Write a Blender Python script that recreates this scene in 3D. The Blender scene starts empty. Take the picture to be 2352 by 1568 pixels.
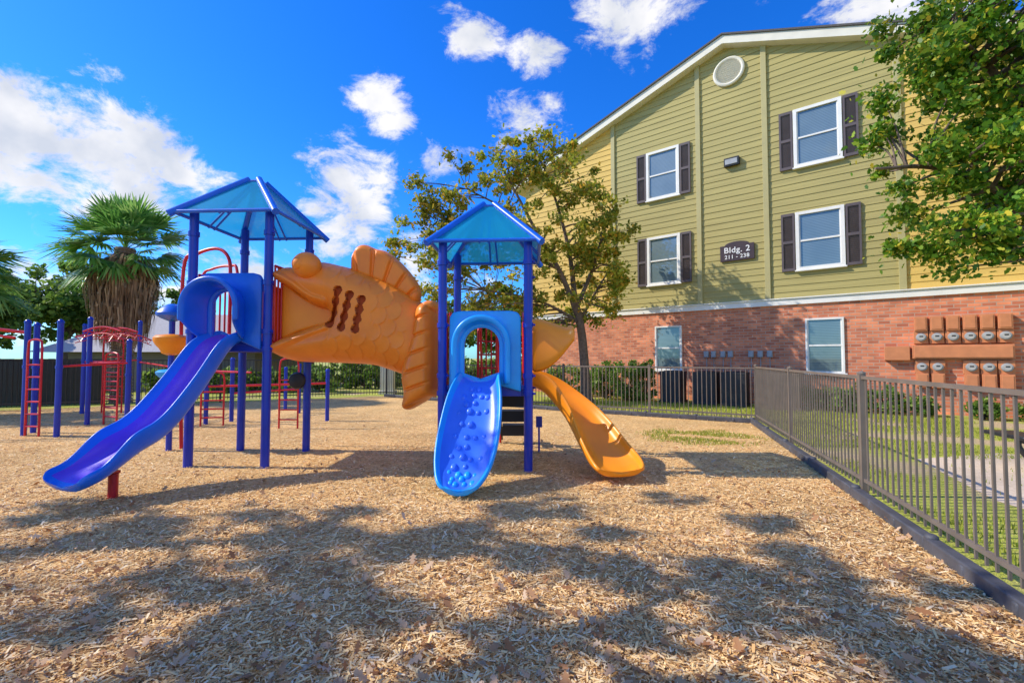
import bpy, math, random
import numpy as np
from mathutils import Vector, Matrix
R=random.Random(7)
NR=np.random.default_rng(11)
scene=bpy.context.scene
COL=scene.collection
def lin(c): return tuple(c)+(1.0,)
# ---------------------------------------------------------------- materials
def newmat(name):
    m=bpy.data.materials.new(name); m.use_nodes=True
    nt=m.node_tree; b=nt.nodes["Principled BSDF"]
    return m,nt,b
def N(nt,t,**kw):
    n=nt.nodes.new(t)
    for k,v in kw.items(): setattr(n,k,v)
    return n
def mat(name,col,rough=.5,var=.12,scale=6,bump=0,bscale=60,metal=0,spec=.5,dirt=None):
    m,nt,b=newmat(name)
    tc=N(nt,'ShaderNodeTexCoord')
    no=N(nt,'ShaderNodeTexNoise'); no.inputs['Scale'].default_value=scale; no.inputs['Detail'].default_value=6
    nt.links.new(tc.outputs['Object'],no.inputs['Vector'])
    r=N(nt,'ShaderNodeValToRGB')
    r.color_ramp.elements[0].position=.3; r.color_ramp.elements[1].position=.7
    r.color_ramp.elements[0].color=lin(dirt if dirt else tuple(c*(1-var) for c in col))
    r.color_ramp.elements[1].color=lin(tuple(min(1,c*(1+var)) for c in col))
    nt.links.new(no.outputs['Fac'],r.inputs['Fac']); nt.links.new(r.outputs['Color'],b.inputs['Base Color'])
    mr=N(nt,'ShaderNodeMapRange'); mr.inputs['To Min'].default_value=max(0,rough-.1); mr.inputs['To Max'].default_value=min(1,rough+.12)
    nt.links.new(no.outputs['Fac'],mr.inputs['Value']); nt.links.new(mr.outputs['Result'],b.inputs['Roughness'])
    b.inputs['Metallic'].default_value=metal
    b.inputs['Specular IOR Level'].default_value=spec
    if bump:
        n2=N(nt,'ShaderNodeTexNoise'); n2.inputs['Scale'].default_value=bscale; n2.inputs['Detail'].default_value=4
        nt.links.new(tc.outputs['Object'],n2.inputs['Vector'])
        bp=N(nt,'ShaderNodeBump'); bp.inputs['Strength'].default_value=bump; bp.inputs['Distance'].default_value=.01
        nt.links.new(n2.outputs['Fac'],bp.inputs['Height']); nt.links.new(bp.outputs['Normal'],b.inputs['Normal'])
    return m
def island_mat(name,cols,rough=.8,trans=0,noise=0):
    m,nt,b=newmat(name)
    g=N(nt,'ShaderNodeNewGeometry'); r=N(nt,'ShaderNodeValToRGB')
    el=r.color_ramp.elements
    for i,(p,c) in enumerate(cols):
        e=el[i] if i<2 else el.new(p)
        e.position=p; e.color=lin(c)
    nt.links.new(g.outputs['Random Per Island'],r.inputs['Fac'])
    src=r.outputs['Color']
    if noise:
        tc=N(nt,'ShaderNodeTexCoord'); no=N(nt,'ShaderNodeTexNoise'); no.inputs['Scale'].default_value=noise; no.inputs['Detail'].default_value=2
        nt.links.new(tc.outputs['Object'],no.inputs['Vector'])
        mr=N(nt,'ShaderNodeMapRange'); mr.inputs['From Min'].default_value=.3; mr.inputs['From Max'].default_value=.7
        mr.inputs['To Min'].default_value=.65; mr.inputs['To Max'].default_value=1.35
        nt.links.new(no.outputs['Fac'],mr.inputs['Value'])
        mx=N(nt,'ShaderNodeVectorMath',operation='SCALE')
        nt.links.new(src,mx.inputs[0]); nt.links.new(mr.outputs['Result'],mx.inputs['Scale']); src=mx.outputs[0]
    nt.links.new(src,b.inputs['Base Color']); b.inputs['Roughness'].default_value=rough
    b.inputs['Specular IOR Level'].default_value=.3
    if trans:
        t=N(nt,'ShaderNodeBsdfTranslucent'); nt.links.new(src,t.inputs['Color'])
        ms=N(nt,'ShaderNodeMixShader'); ms.inputs['Fac'].default_value=trans
        out=nt.nodes['Material Output']
        nt.links.new(b.outputs[0],ms.inputs[1]); nt.links.new(t.outputs[0],ms.inputs[2]); nt.links.new(ms.outputs[0],out.inputs['Surface'])
    return m
M={}
M['post']=mat('post_blue_coating',(.010,.035,.42),.3,.15,3)
M['blue']=mat('blue_plastic',(.008,.13,.68),.33,.12,3,.05,90)
M['slide_blue']=mat('slide_blue_plastic',(.012,.16,.75),.3,.12,2,.06,70)
M['bed']=mat('slide_bed_violet_reflection',(.15,.065,.70),.25,.15,2,.06,70)  # violet reflection on the blue slide bed, painted into its colour
M['bed2']=mat('slide_bed_blue',(.05,.19,.90),.3,.15,2,.06,70)
M['sky_blue']=mat('light_blue_plastic',(.012,.36,.95),.33,.14,3,.08,80)
M['orange']=mat('orange_plastic',(1.0,.30,.008),.35,.08,3,.05,80)
M['mouth']=mat('mouth_orange_plastic',(1.0,.33,.02),.4,.08,3,.05,80)
M['fish']=mat('weathered_orange_plastic',(.98,.245,.016),.40,.12,3,.12,60)
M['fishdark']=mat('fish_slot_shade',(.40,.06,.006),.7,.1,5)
M['red']=mat('red_coating',(.65,.012,.018),.35,.15,4)
M['redorange']=mat('red_orange_panel',(.95,.17,.01),.4,.1,4)
M['black']=mat('black_metal',(.02,.02,.022),.5,.2,8)
M['fence']=mat('bronze_fence_metal',(.19,.15,.115),.5,.15,5)
M['fencedark']=mat('dark_fence_metal',(.035,.032,.03),.5,.2,5)
M['border']=mat('border_plastic',(.075,.075,.085),.6,.25,7,.3,50)
M['white']=mat('white_trim',(.82,.79,.72),.6,.06,3,.1,40)
M['cream']=mat('cream_trim',(.76,.71,.58),.6,.06,3)
M['taupe']=mat('taupe_wall',(.26,.21,.16),.8,.1,3)
M['olivetrim']=mat('olive_trim',(.44,.38,.16),.6,.06,3)
M['shutter']=mat('shutter_brown',(.105,.08,.08),.6,.12,5)
M['shingle']=mat('roof_shingle',(.10,.09,.085),.9,.35,30,.5,60)
M['shinglegrey']=mat('grey_roof_shingle',(.42,.39,.37),.9,.2,30,.5,60)
M['sign']=mat('sign_brown',(.05,.027,.027),.5,.1,5)
M['letter']=mat('letter_white',(.8,.78,.75),.6,.02,5)
M['dial']=mat('meter_face_grey',(.45,.42,.39),.5,.1,5)
M['meterbox']=mat('terracotta_metal',(.60,.22,.09),.55,.1,6)
M['grey']=mat('grey_metal',(.35,.36,.36),.5,.12,6)
M['ac']=mat('condenser_black',(.026,.026,.03),.5,.2,6)
M['actan']=mat('condenser_tan',(.20,.15,.11),.55,.15,6)
M['bark']=mat('bark',(.15,.105,.075),.9,.4,14,.9,30)
M['palmbark']=mat('palm_bark',(.22,.15,.10),.95,.4,20,1,25)
M['dead']=island_mat('dead_fronds',[(0,(.15,.085,.045)),(1,(.50,.34,.20)),(.5,(.31,.20,.115))],.9,.15,1.5)
M['oak']=island_mat('oak_leaves',[(0,(.13,.18,.015)),(1,(.70,.38,.05)),(.4,(.31,.36,.035)),(.75,(.52,.49,.06))],.5,.48,.7)
M['oakgreen']=island_mat('green_oak_leaves',[(0,(.045,.13,.010)),(1,(.68,.52,.05)),(.5,(.13,.28,.02)),(.82,(.32,.44,.04))],.45,.42,.8)
M['bgleaf']=island_mat('dark_leaves',[(0,(.05,.11,.015)),(1,(.32,.42,.07)),(.5,(.13,.24,.03))],.6,.4,.5)
M['shrub']=island_mat('shrub_leaves',[(0,(.05,.13,.015)),(1,(.38,.46,.09)),(.5,(.16,.29,.04))],.5,.4,2)
M['palm']=island_mat('palm_leaf',[(0,(.07,.19,.03)),(1,(.38,.56,.15)),(.5,(.15,.35,.06))],.35,.42)
M['chip']=island_mat('wood_chips',[(0,(.40,.19,.06)),(1,(.95,.74,.46)),(.3,(.76,.45,.17)),(.7,(.98,.70,.32))],.85)
M['dryleaf']=island_mat('dry_leaves',[(0,(.34,.14,.05)),(1,(.72,.50,.31)),(.5,(.52,.29,.14))],.8,.15)
M['blade']=island_mat('grass_blades',[(0,(.18,.25,.02)),(1,(.60,.54,.12)),(.6,(.40,.46,.05))],.7,.4)
m,nt,b=newmat('canopy_mesh'); b.inputs['Roughness'].default_value=.3
tc=N(nt,'ShaderNodeTexCoord'); no=N(nt,'ShaderNodeTexNoise'); no.inputs['Scale'].default_value=2; nt.links.new(tc.outputs['Object'],no.inputs['Vector'])
r=N(nt,'ShaderNodeValToRGB'); r.color_ramp.elements[0].color=(.008,.31,.58,1); r.color_ramp.elements[1].color=(.02,.48,.82,1); nt.links.new(no.outputs['Fac'],r.inputs[0]); nt.links.new(r.outputs[0],b.inputs['Base Color'])
t=N(nt,'ShaderNodeBsdfTranslucent'); t.inputs['Color'].default_value=(.02,.45,.68,1)
ms=N(nt,'ShaderNodeMixShader'); ms.inputs['Fac'].default_value=.32
tp=N(nt,'ShaderNodeBsdfTransparent'); tp.inputs['Color'].default_value=(.35,.55,.7,1)
ms2=N(nt,'ShaderNodeMixShader'); ms2.inputs['Fac'].default_value=.26
nt.links.new(b.outputs[0],ms.inputs[1]); nt.links.new(t.outputs[0],ms.inputs[2])
nt.links.new(ms.outputs[0],ms2.inputs[1]); nt.links.new(tp.outputs[0],ms2.inputs[2]); nt.links.new(ms2.outputs[0],nt.nodes['Material Output'].inputs['Surface'])
M['canopy']=m
def siding(name,c):
    m,nt,b=newmat(name)
    tc=N(nt,'ShaderNodeTexCoord'); mp=N(nt,'ShaderNodeMapping'); mp.inputs['Scale'].default_value=(.35,1,9)
    no=N(nt,'ShaderNodeTexNoise'); no.inputs['Scale'].default_value=1.5; no.inputs['Detail'].default_value=8
    nt.links.new(tc.outputs['Object'],mp.inputs[0]); nt.links.new(mp.outputs[0],no.inputs['Vector'])
    r=N(nt,'ShaderNodeValToRGB'); r.color_ramp.elements[0].position=.3; r.color_ramp.elements[1].position=.72
    r.color_ramp.elements[0].color=lin(tuple(x*.85 for x in c)); r.color_ramp.elements[1].color=lin(tuple(x*1.1 for x in c))
    nt.links.new(no.outputs['Fac'],r.inputs[0]); nt.links.new(r.outputs[0],b.inputs['Base Color']); b.inputs['Roughness'].default_value=.75
    bp=N(nt,'ShaderNodeBump'); bp.inputs['Strength'].default_value=.2; bp.inputs['Distance'].default_value=.01
    nt.links.new(no.outputs['Fac'],bp.inputs['Height']); nt.links.new(bp.outputs[0],b.inputs['Normal'])
    return m
M['green']=siding('olive_siding',(.42,.35,.12)); M['yellow']=siding('yellow_siding',(.72,.47,.11))
m,nt,b=newmat('red_brick')
tc=N(nt,'ShaderNodeTexCoord'); sp=N(nt,'ShaderNodeSeparateXYZ'); ad=N(nt,'ShaderNodeMath',operation='ADD'); cb=N(nt,'ShaderNodeCombineXYZ')
nt.links.new(tc.outputs['Object'],sp.inputs[0]); nt.links.new(sp.outputs[0],ad.inputs[0]); nt.links.new(sp.outputs[1],ad.inputs[1])
nt.links.new(ad.outputs[0],cb.inputs[0]); nt.links.new(sp.outputs[2],cb.inputs[1])
bk=N(nt,'ShaderNodeTexBrick'); bk.inputs['Scale'].default_value=1; bk.inputs['Brick Width'].default_value=.24; bk.inputs['Row Height'].default_value=.085
bk.inputs['Mortar Size'].default_value=.009; bk.inputs['Color1'].default_value=(.80,.27,.125,1); bk.inputs['Color2'].default_value=(.46,.13,.065,1); bk.inputs['Mortar'].default_value=(.48,.32,.23,1)
nt.links.new(cb.outputs[0],bk.inputs['Vector'])
no=N(nt,'ShaderNodeTexNoise'); no.inputs['Scale'].default_value=3; no.inputs['Detail'].default_value=8; nt.links.new(tc.outputs['Object'],no.inputs['Vector'])
mr=N(nt,'ShaderNodeMapRange'); mr.inputs['To Min'].default_value=.6; mr.inputs['To Max'].default_value=1.5
nt.links.new(no.outputs['Fac'],mr.inputs[0]); vm=N(nt,'ShaderNodeVectorMath',operation='SCALE'); nt.links.new(bk.outputs['Color'],vm.inputs[0]); nt.links.new(mr.outputs[0],vm.inputs['Scale'])
nt.links.new(vm.outputs[0],b.inputs['Base Color']); b.inputs['Roughness'].default_value=.85
bp=N(nt,'ShaderNodeBump'); bp.invert=True; bp.inputs['Strength'].default_value=.6; bp.inputs['Distance'].default_value=.01
nt.links.new(bk.outputs['Fac'],bp.inputs['Height']); nt.links.new(bp.outputs[0],b.inputs['Normal']); M['brick']=m
m,nt,b=newmat('window_glass_blinds')
tc=N(nt,'ShaderNodeTexCoord'); w=N(nt,'ShaderNodeTexWave',wave_type='BANDS',bands_direction='Z'); w.inputs['Scale'].default_value=7; w.inputs['Distortion'].default_value=.15
nt.links.new(tc.outputs['Object'],w.inputs['Vector'])
no=N(nt,'ShaderNodeTexNoise'); no.inputs['Scale'].default_value=1.3; nt.links.new(tc.outputs['Object'],no.inputs['Vector'])
r=N(nt,'ShaderNodeValToRGB'); r.color_ramp.elements[0].color=(.08,.13,.14,1); r.color_ramp.elements[1].color=(.25,.34,.36,1)
ml=N(nt,'ShaderNodeMath',operation='MULTIPLY'); nt.links.new(w.outputs['Fac'],ml.inputs[0]); nt.links.new(no.outputs['Fac'],ml.inputs[1])
nt.links.new(ml.outputs[0],r.inputs[0]); nt.links.new(r.outputs[0],b.inputs['Base Color']); b.inputs['Roughness'].default_value=.5
b.inputs['Coat Weight'].default_value=1; b.inputs['Coat Roughness'].default_value=.02; b.inputs['Coat IOR'].default_value=1.8
M['glass']=m
# ---------------------------------------------------------------- mesh builder
def catmull(pts,k=6):
    P=[Vector(p) for p in pts]; P=[P[0]*2-P[1]]+P+[P[-1]*2-P[-2]]; out=[]
    for i in range(1,len(P)-2):
        a,b_,c,d=P[i-1:i+3]
        for j in range(k):
            t=j/k; out.append(.5*((2*b_)+(c-a)*t+(2*a-5*b_+4*c-d)*t*t+(3*b_-a-3*c+d)*t**3))
    out.append(P[-2].copy()); return out
class MB:
    def __init__(s): s.v=[]; s.f=[]; s.mi=[]
    def add(s,v,f,mi=0):
        o=len(s.v); s.v+= [tuple(p) for p in v]; s.f+=[tuple(i+o for i in q) for q in f]; s.mi+=(mi if isinstance(mi,list) else [mi]*len(f))
    def box(s,c,d,rz=0,mi=0,rot=None):
        m=rot if rot else Matrix.Rotation(rz,3,'Z'); c=Vector(c)
        v=[c+m@Vector((x*d[0]/2,y*d[1]/2,z*d[2]/2)) for z in(-1,1) for y in(-1,1) for x in(-1,1)]
        s.add(v,[(0,2,3,1),(4,5,7,6),(0,1,5,4),(2,6,7,3),(0,4,6,2),(1,3,7,5)],mi)
    def tube(s,pts,r,n=10,mi=0,closed=False):
        P=[Vector(p) for p in pts]; m=len(P); rr=r if isinstance(r,(list,tuple)) else [r]*m
        ts=[]
        for i in range(m):
            if closed: t=P[(i+1)%m]-P[i-1]
            else: t=P[min(i+1,m-1)]-P[max(i-1,0)]
            ts.append(t.normalized())
        up=Vector((0,0,1)) if abs(ts[0].z)<.9 else Vector((1,0,0))
        a=ts[0].cross(up).normalized(); v=[];f=[]
        for i in range(m):
            a=(a-ts[i]*a.dot(ts[i])).normalized(); b=ts[i].cross(a)
            for j in range(n):
                w=2*math.pi*j/n; v.append(P[i]+(a*math.cos(w)+b*math.sin(w))*rr[i])
        for i in range(m if closed else m-1):
            for j in range(n):
                i2=(i+1)%m; f.append((i*n+j,i*n+(j+1)%n,i2*n+(j+1)%n,i2*n+j))
        if not closed: f.append(tuple(range(n-1,-1,-1))); f.append(tuple((m-1)*n+j for j in range(n)))
        s.add(v,f,mi)
    def lathe(s,prof,c,n=20,mi=0,axis='Z'):
        c=Vector(c); v=[];f=[]
        for (r,z) in prof:
            for j in range(n):
                w=2*math.pi*j/n; p=Vector((r*math.cos(w),r*math.sin(w),z))
                if axis=='Y': p=Vector((p.x,-p.z,p.y))
                v.append(c+p)
        for i in range(len(prof)-1):
            for j in range(n): f.append((i*n+j,i*n+(j+1)%n,(i+1)*n+(j+1)%n,(i+1)*n+j))
        f.append(tuple(range(n-1,-1,-1))); f.append(tuple((len(prof)-1)*n+j for j in range(n)))
        s.add(v,f,mi)
    def prism(s,pts,y0,y1,mi=0):
        n=len(pts); v=[(x,y0,z) for x,z in pts]+[(x,y1,z) for x,z in pts]
        f=[tuple(range(n)),tuple(range(2*n-1,n-1,-1))]+[(i,i+n,(i+1)%n+n,(i+1)%n) for i in range(n)]
        s.add(v,f,mi)
    def build(s,name,mats,parent=None,smooth=True,bevel=0,subsurf=0,solid=0,loc=None,rz=0,ang=40,origin=None):
        me=bpy.data.meshes.new(name)
        vs=s.v
        if origin is not None: vs=[(a-origin[0],b-origin[1],c-origin[2]) for a,b,c in vs]
        me.from_pydata(vs,[],s.f)
        for k in (mats if isinstance(mats,list) else [mats]): me.materials.append(M[k])
        me.polygons.foreach_set('material_index',s.mi)
        if smooth:
            me.polygons.foreach_set('use_smooth',[True]*len(me.polygons))
            if not subsurf: me.set_sharp_from_angle(angle=math.radians(ang))
        me.update()
        o=bpy.data.objects.new(name,me); COL.objects.link(o)
        if loc is not None: o.location=loc
        elif origin is not None: o.location=origin
        o.rotation_euler[2]=rz
        if parent: o.parent=parent
        if solid: q=o.modifiers.new('solid','SOLIDIFY'); q.thickness=solid; q.offset=0
        if bevel: q=o.modifiers.new('bevel','BEVEL'); q.width=bevel; q.segments=2; q.limit_method='ANGLE'
        if subsurf: q=o.modifiers.new('sub','SUBSURF'); q.levels=subsurf; q.render_levels=subsurf
        return o
def np_mesh(name,V,nper,matn,parent=None):
    n=V.shape[0]; me=bpy.data.meshes.new(name)
    me.vertices.add(n*nper); me.vertices.foreach_set('co',V.reshape(-1).astype(np.float32))
    me.loops.add(n*nper); me.loops.foreach_set('vertex_index',np.arange(n*nper,dtype=np.int32))
    me.polygons.add(n); me.polygons.foreach_set('loop_start',np.arange(0,n*nper,nper,dtype=np.int32))
    me.update(calc_edges=True); me.validate(); me.materials.append(M[matn])
    o=bpy.data.objects.new(name,me); COL.objects.link(o)
    if parent: o.parent=parent
    return o
def empty(name,loc,label,cat,rz=0,group=None):
    o=bpy.data.objects.new(name,None); o.location=loc; o.rotation_euler[2]=rz; o.empty_display_size=.2
    COL.objects.link(o); o['label']=label; o['category']=cat
    if group: o['group']=group
    return o
def tag(o,label,cat,group=None):
    o['label']=label; o['category']=cat
    if group: o['group']=group
def dup(o,parent=None,loc=None,rz=None):
    c=o.copy(); COL.objects.link(c)
    if parent: c.parent=parent
    if loc is not None: c.location=loc
    if rz is not None: c.rotation_euler[2]=rz
    return c
# ---------------------------------------------------------------- camera, sun, world
cam=bpy.data.cameras.new('camera'); cam.lens=15.6; cam.sensor_width=36; cam.clip_start=.05; cam.clip_end=3000
co=bpy.data.objects.new('camera',cam); COL.objects.link(co); co.location=(0,0,1.4); co.rotation_euler=(math.radians(92.13),0,0)
scene.camera=co
EL=math.radians(40); sx,sy=-.98,.05
ln=math.hypot(sx,sy); tosun=Vector((sx/ln*math.cos(EL),sy/ln*math.cos(EL),math.sin(EL)))
sl=bpy.data.lights.new('sun','SUN'); sl.energy=5.0; sl.angle=math.radians(.5); sl.color=(1,.92,.78)
so=bpy.data.objects.new('sun',sl); COL.objects.link(so); so.rotation_euler=tosun.to_track_quat('Z','Y').to_euler(); so.location=(-20,5,20)
W=bpy.data.worlds.new('World'); scene.world=W; W.use_nodes=True; nt=W.node_tree
bg=nt.nodes['Background']; bg.inputs['Strength'].default_value=.15
sky=N(nt,'ShaderNodeTexSky',sky_type='NISHITA'); sky.sun_disc=False; sky.sun_elevation=EL; sky.sun_rotation=math.atan2(sx,sy); sky.air_density=1; sky.dust_density=.3; sky.ozone_density=3
hs=N(nt,'ShaderNodeHueSaturation'); hs.inputs['Saturation'].default_value=1.35; hs.inputs['Value'].default_value=1.35
nt.links.new(sky.outputs[0],hs.inputs['Color'])
tint=N(nt,'ShaderNodeMixRGB',blend_type='MULTIPLY'); tint.inputs[0].default_value=1; tint.inputs[2].default_value=(.36,.82,1.38,1)
nt.links.new(hs.outputs[0],tint.inputs[1])
tc=N(nt,'ShaderNodeTexCoord')
n1=N(nt,'ShaderNodeTexNoise'); n1.inputs['Scale'].default_value=9.5; n1.inputs['Detail'].default_value=12; n1.inputs['Roughness'].default_value=.68; n1.inputs['Distortion'].default_value=.35
mp=N(nt,'ShaderNodeMapping'); mp.inputs['Scale'].default_value=(1,1,1.6); mp.inputs['Location'].default_value=(.13,.05,.31)
nt.links.new(tc.outputs['Generated'],mp.inputs[0]); nt.links.new(mp.outputs[0],n1.inputs['Vector'])
acc=None
clouds=[(-1.02,.50,.32,1.0),(-1.18,.56,.3,1),(-1.15,.44,.25,1),(-.93,.40,.2,.95),(-.90,.55,.14,.9),(-.76,.43,.13,.85),(-1.0,.33,.14,.65),(-1.12,.22,.22,.7),(-.38,.42,.15,1.0),(-.33,.36,.12,.95),(-.40,.28,.13,.85),(-.09,.74,.13,.85),(.06,.69,.12,.85),(.24,.78,.17,.85),(.34,.83,.14,.85),(-.30,.60,.12,.85),(-.27,.54,.1,.75),(.03,.55,.15,.8),(.9,.83,.35,.7),(-.15,.45,.12,.65),(-.6,.2,.3,.6),(-.2,.15,.4,.55),(-.45,.33,.1,.7),(-.9,.12,.4,.6),(-2.2,.6,.9,.9),(1.8,.5,.7,.8),(.3,-1.2,1.5,.95),(0,0,1.6,.9)]
for i,(x,z,r,wt) in enumerate(clouds):
    c=Vector((x,1,z)).normalized(); rr=r/math.sqrt(1+x*x+z*z)**1.0
    if i==len(clouds)-2: c=Vector((.2,-1,.8)).normalized()
    if i==len(clouds)-1: c=Vector((.1,-.9,.3)).normalized(); rr=1.0
    su=N(nt,'ShaderNodeVectorMath',operation='SUBTRACT'); su.inputs[1].default_value=c; nt.links.new(tc.outputs['Generated'],su.inputs[0])
    mu=N(nt,'ShaderNodeVectorMath',operation='MULTIPLY'); mu.inputs[1].default_value=(1,1,1.5); nt.links.new(su.outputs[0],mu.inputs[0])
    le=N(nt,'ShaderNodeVectorMath',operation='LENGTH'); nt.links.new(mu.outputs[0],le.inputs[0])
    mr=N(nt,'ShaderNodeMapRange'); mr.interpolation_type='SMOOTHSTEP'; mr.inputs['From Min'].default_value=0; mr.inputs['From Max'].default_value=rr*1.25; mr.inputs['To Min'].default_value=wt; mr.inputs['To Max'].default_value=0
    nt.links.new(le.outputs['Value'],mr.inputs[0])
    if acc is None: acc=mr.outputs[0]
    else:
        a=N(nt,'ShaderNodeMath',operation='MAXIMUM'); nt.links.new(acc,a.inputs[0]); nt.links.new(mr.outputs[0],a.inputs[1]); acc=a.outputs[0]
k=N(nt,'ShaderNodeMath',operation='MULTIPLY_ADD'); k.inputs[1].default_value=.42; k.inputs[2].default_value=-.595; nt.links.new(acc,k.inputs[0])
s2=N(nt,'ShaderNodeMath',operation='ADD'); nt.links.new(k.outputs[0],s2.inputs[0]); nt.links.new(n1.outputs['Fac'],s2.inputs[1])
al=N(nt,'ShaderNodeMapRange'); al.interpolation_type='SMOOTHSTEP'; al.inputs['From Min'].default_value=.08; al.inputs['From Max'].default_value=.28; al.inputs['To Min'].default_value=0; al.inputs['To Max'].default_value=.97
nt.links.new(s2.outputs[0],al.inputs[0])
cr=N(nt,'ShaderNodeValToRGB'); cr.color_ramp.elements[0].position=.38; cr.color_ramp.elements[0].color=(7.0,6.9,6.9,1); cr.color_ramp.elements[1].position=.62; cr.color_ramp.elements[1].color=(4.6,4.9,5.5,1)
n3=N(nt,'ShaderNodeTexNoise'); n3.inputs['Scale'].default_value=9; n3.inputs['Detail'].default_value=5
mp3=N(nt,'ShaderNodeMapping'); mp3.inputs['Location'].default_value=(0,0,.06); nt.links.new(tc.outputs['Generated'],mp3.inputs[0]); nt.links.new(mp3.outputs[0],n3.inputs['Vector'])
nt.links.new(n3.outputs['Fac'],cr.inputs[0])
mx=N(nt,'ShaderNodeMixRGB'); nt.links.new(al.outputs[0],mx.inputs[0]); nt.links.new(tint.outputs[0],mx.inputs[1]); nt.links.new(cr.outputs[0],mx.inputs[2])
nt.links.new(mx.outputs[0],bg.inputs['Color'])
scene.view_settings.view_transform='Standard'; scene.view_settings.look='None'; scene.view_settings.exposure=0
# ---------------------------------------------------------------- ground
def ground_mat(name,c1,c2,c3,sc,bump,patch=None):
    m,nt,b=newmat(name); tc=N(nt,'ShaderNodeTexCoord')
    vo=N(nt,'ShaderNodeTexVoronoi'); vo.inputs['Scale'].default_value=sc
    no=N(nt,'ShaderNodeTexNoise'); no.inputs['Scale'].default_value=sc*.5; no.inputs['Detail'].default_value=8; no.inputs['Distortion'].default_value=1.5
    mp=N(nt,'ShaderNodeMapping'); mp.inputs['Scale'].default_value=(1,2.2,1); mp.inputs['Rotation'].default_value=(0,0,.6)
    di=N(nt,'ShaderNodeMixRGB'); di.inputs[0].default_value=.06
    nt.links.new(tc.outputs['Object'],mp.inputs[0]); nt.links.new(mp.outputs[0],di.inputs[1]); nt.links.new(no.outputs['Color'],di.inputs[2])
    nt.links.new(tc.outputs['Object'],no.inputs['Vector']); nt.links.new(di.outputs[0],vo.inputs['Vector'])
    r=N(nt,'ShaderNodeValToRGB'); e=r.color_ramp.elements; e[0].color=lin(c1); e[1].color=lin(c3); q=e.new(.5); q.color=lin(c2)
    nt.links.new(vo.outputs['Color'],r.inputs[0])
    n2=N(nt,'ShaderNodeTexNoise'); n2.inputs['Scale'].default_value=.9; n2.inputs['Detail'].default_value=6; nt.links.new(tc.outputs['Object'],n2.inputs['Vector'])
    mr=N(nt,'ShaderNodeMapRange'); mr.inputs['From Min'].default_value=.3; mr.inputs['From Max'].default_value=.7; mr.inputs['To Min'].default_value=.8; mr.inputs['To Max'].default_value=1.15; nt.links.new(n2.outputs['Fac'],mr.inputs[0])
    vm=N(nt,'ShaderNodeVectorMath',operation='SCALE'); nt.links.new(r.outputs[0],vm.inputs[0]); nt.links.new(mr.outputs[0],vm.inputs['Scale'])
    src=vm.outputs[0]
    if patch:
        n4=N(nt,'ShaderNodeTexNoise'); n4.inputs['Scale'].default_value=.7; n4.inputs['Detail'].default_value=7; nt.links.new(tc.outputs['Object'],n4.inputs['Vector'])
        m4=N(nt,'ShaderNodeMapRange'); m4.inputs['From Min'].default_value=.52; m4.inputs['From Max'].default_value=.64; nt.links.new(n4.outputs['Fac'],m4.inputs[0])
        x4=N(nt,'ShaderNodeMixRGB'); nt.links.new(m4.outputs[0],x4.inputs[0]); nt.links.new(src,x4.inputs[1]); x4.inputs[2].default_value=lin(patch); src=x4.outputs[0]
    nt.links.new(src,b.inputs['Base Color']); b.inputs['Roughness'].default_value=.95; b.inputs['Specular IOR Level'].default_value=.15
    bp=N(nt,'ShaderNodeBump'); bp.inputs['Strength'].default_value=bump; bp.inputs['Distance'].default_value=.02
    ad=N(nt,'ShaderNodeMath',operation='ADD'); nt.links.new(vo.outputs['Distance'],ad.inputs[0]); nt.links.new(no.outputs['Fac'],ad.inputs[1])
    nt.links.new(ad.outputs[0],bp.inputs['Height']); nt.links.new(bp.outputs[0],b.inputs['Normal']); return m
M['mulch']=ground_mat('wood_mulch',(.36,.17,.055),(.84,.51,.20),(1.0,.74,.34),38,.65)
M['grass']=ground_mat('lawn',(.26,.32,.04),(.46,.48,.08),(.60,.55,.15),40,.7,(.58,.43,.25))
M['pathm']=ground_mat('path_concrete',(.56,.43,.30),(.64,.51,.37),(.7,.56,.42),30,.2)
def sheet(name,pts,z,mk):
    b=MB(); b.add([(x,y,z) for x,y in pts],[tuple(range(len(pts)))]); o=b.build(name,mk,smooth=False); o['kind']='structure'; return o
sheet('ground',[(-900,-900),(900,-900),(900,900),(-900,900)],0,'grass')
FC=(5.29,9.65)
farpts=[(5.29,9.65),(1.39,12.0),(-4.6,16.3),(-13.8,11.8),(-18,8.5)]
sheet('mulch_ground',[(.9,-3.5)]+farpts+[(-18,-3.5)],.005,'mulch')
sheet('path',[(4.6,1.0),(8.5,2.0),(8.6,5.5),(7.2,6.6),(5.6,6.2),(4.75,4.4)],.004,'pathm')
def xfence(y): return 5.29-.334*(9.65-y)
def yfar(x):
    xs=[-18,-13.8,-4.6,1.39,5.29]; ys=[8.5,11.8,16.3,12,9.65]; return np.interp(x,xs,ys)
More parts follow.
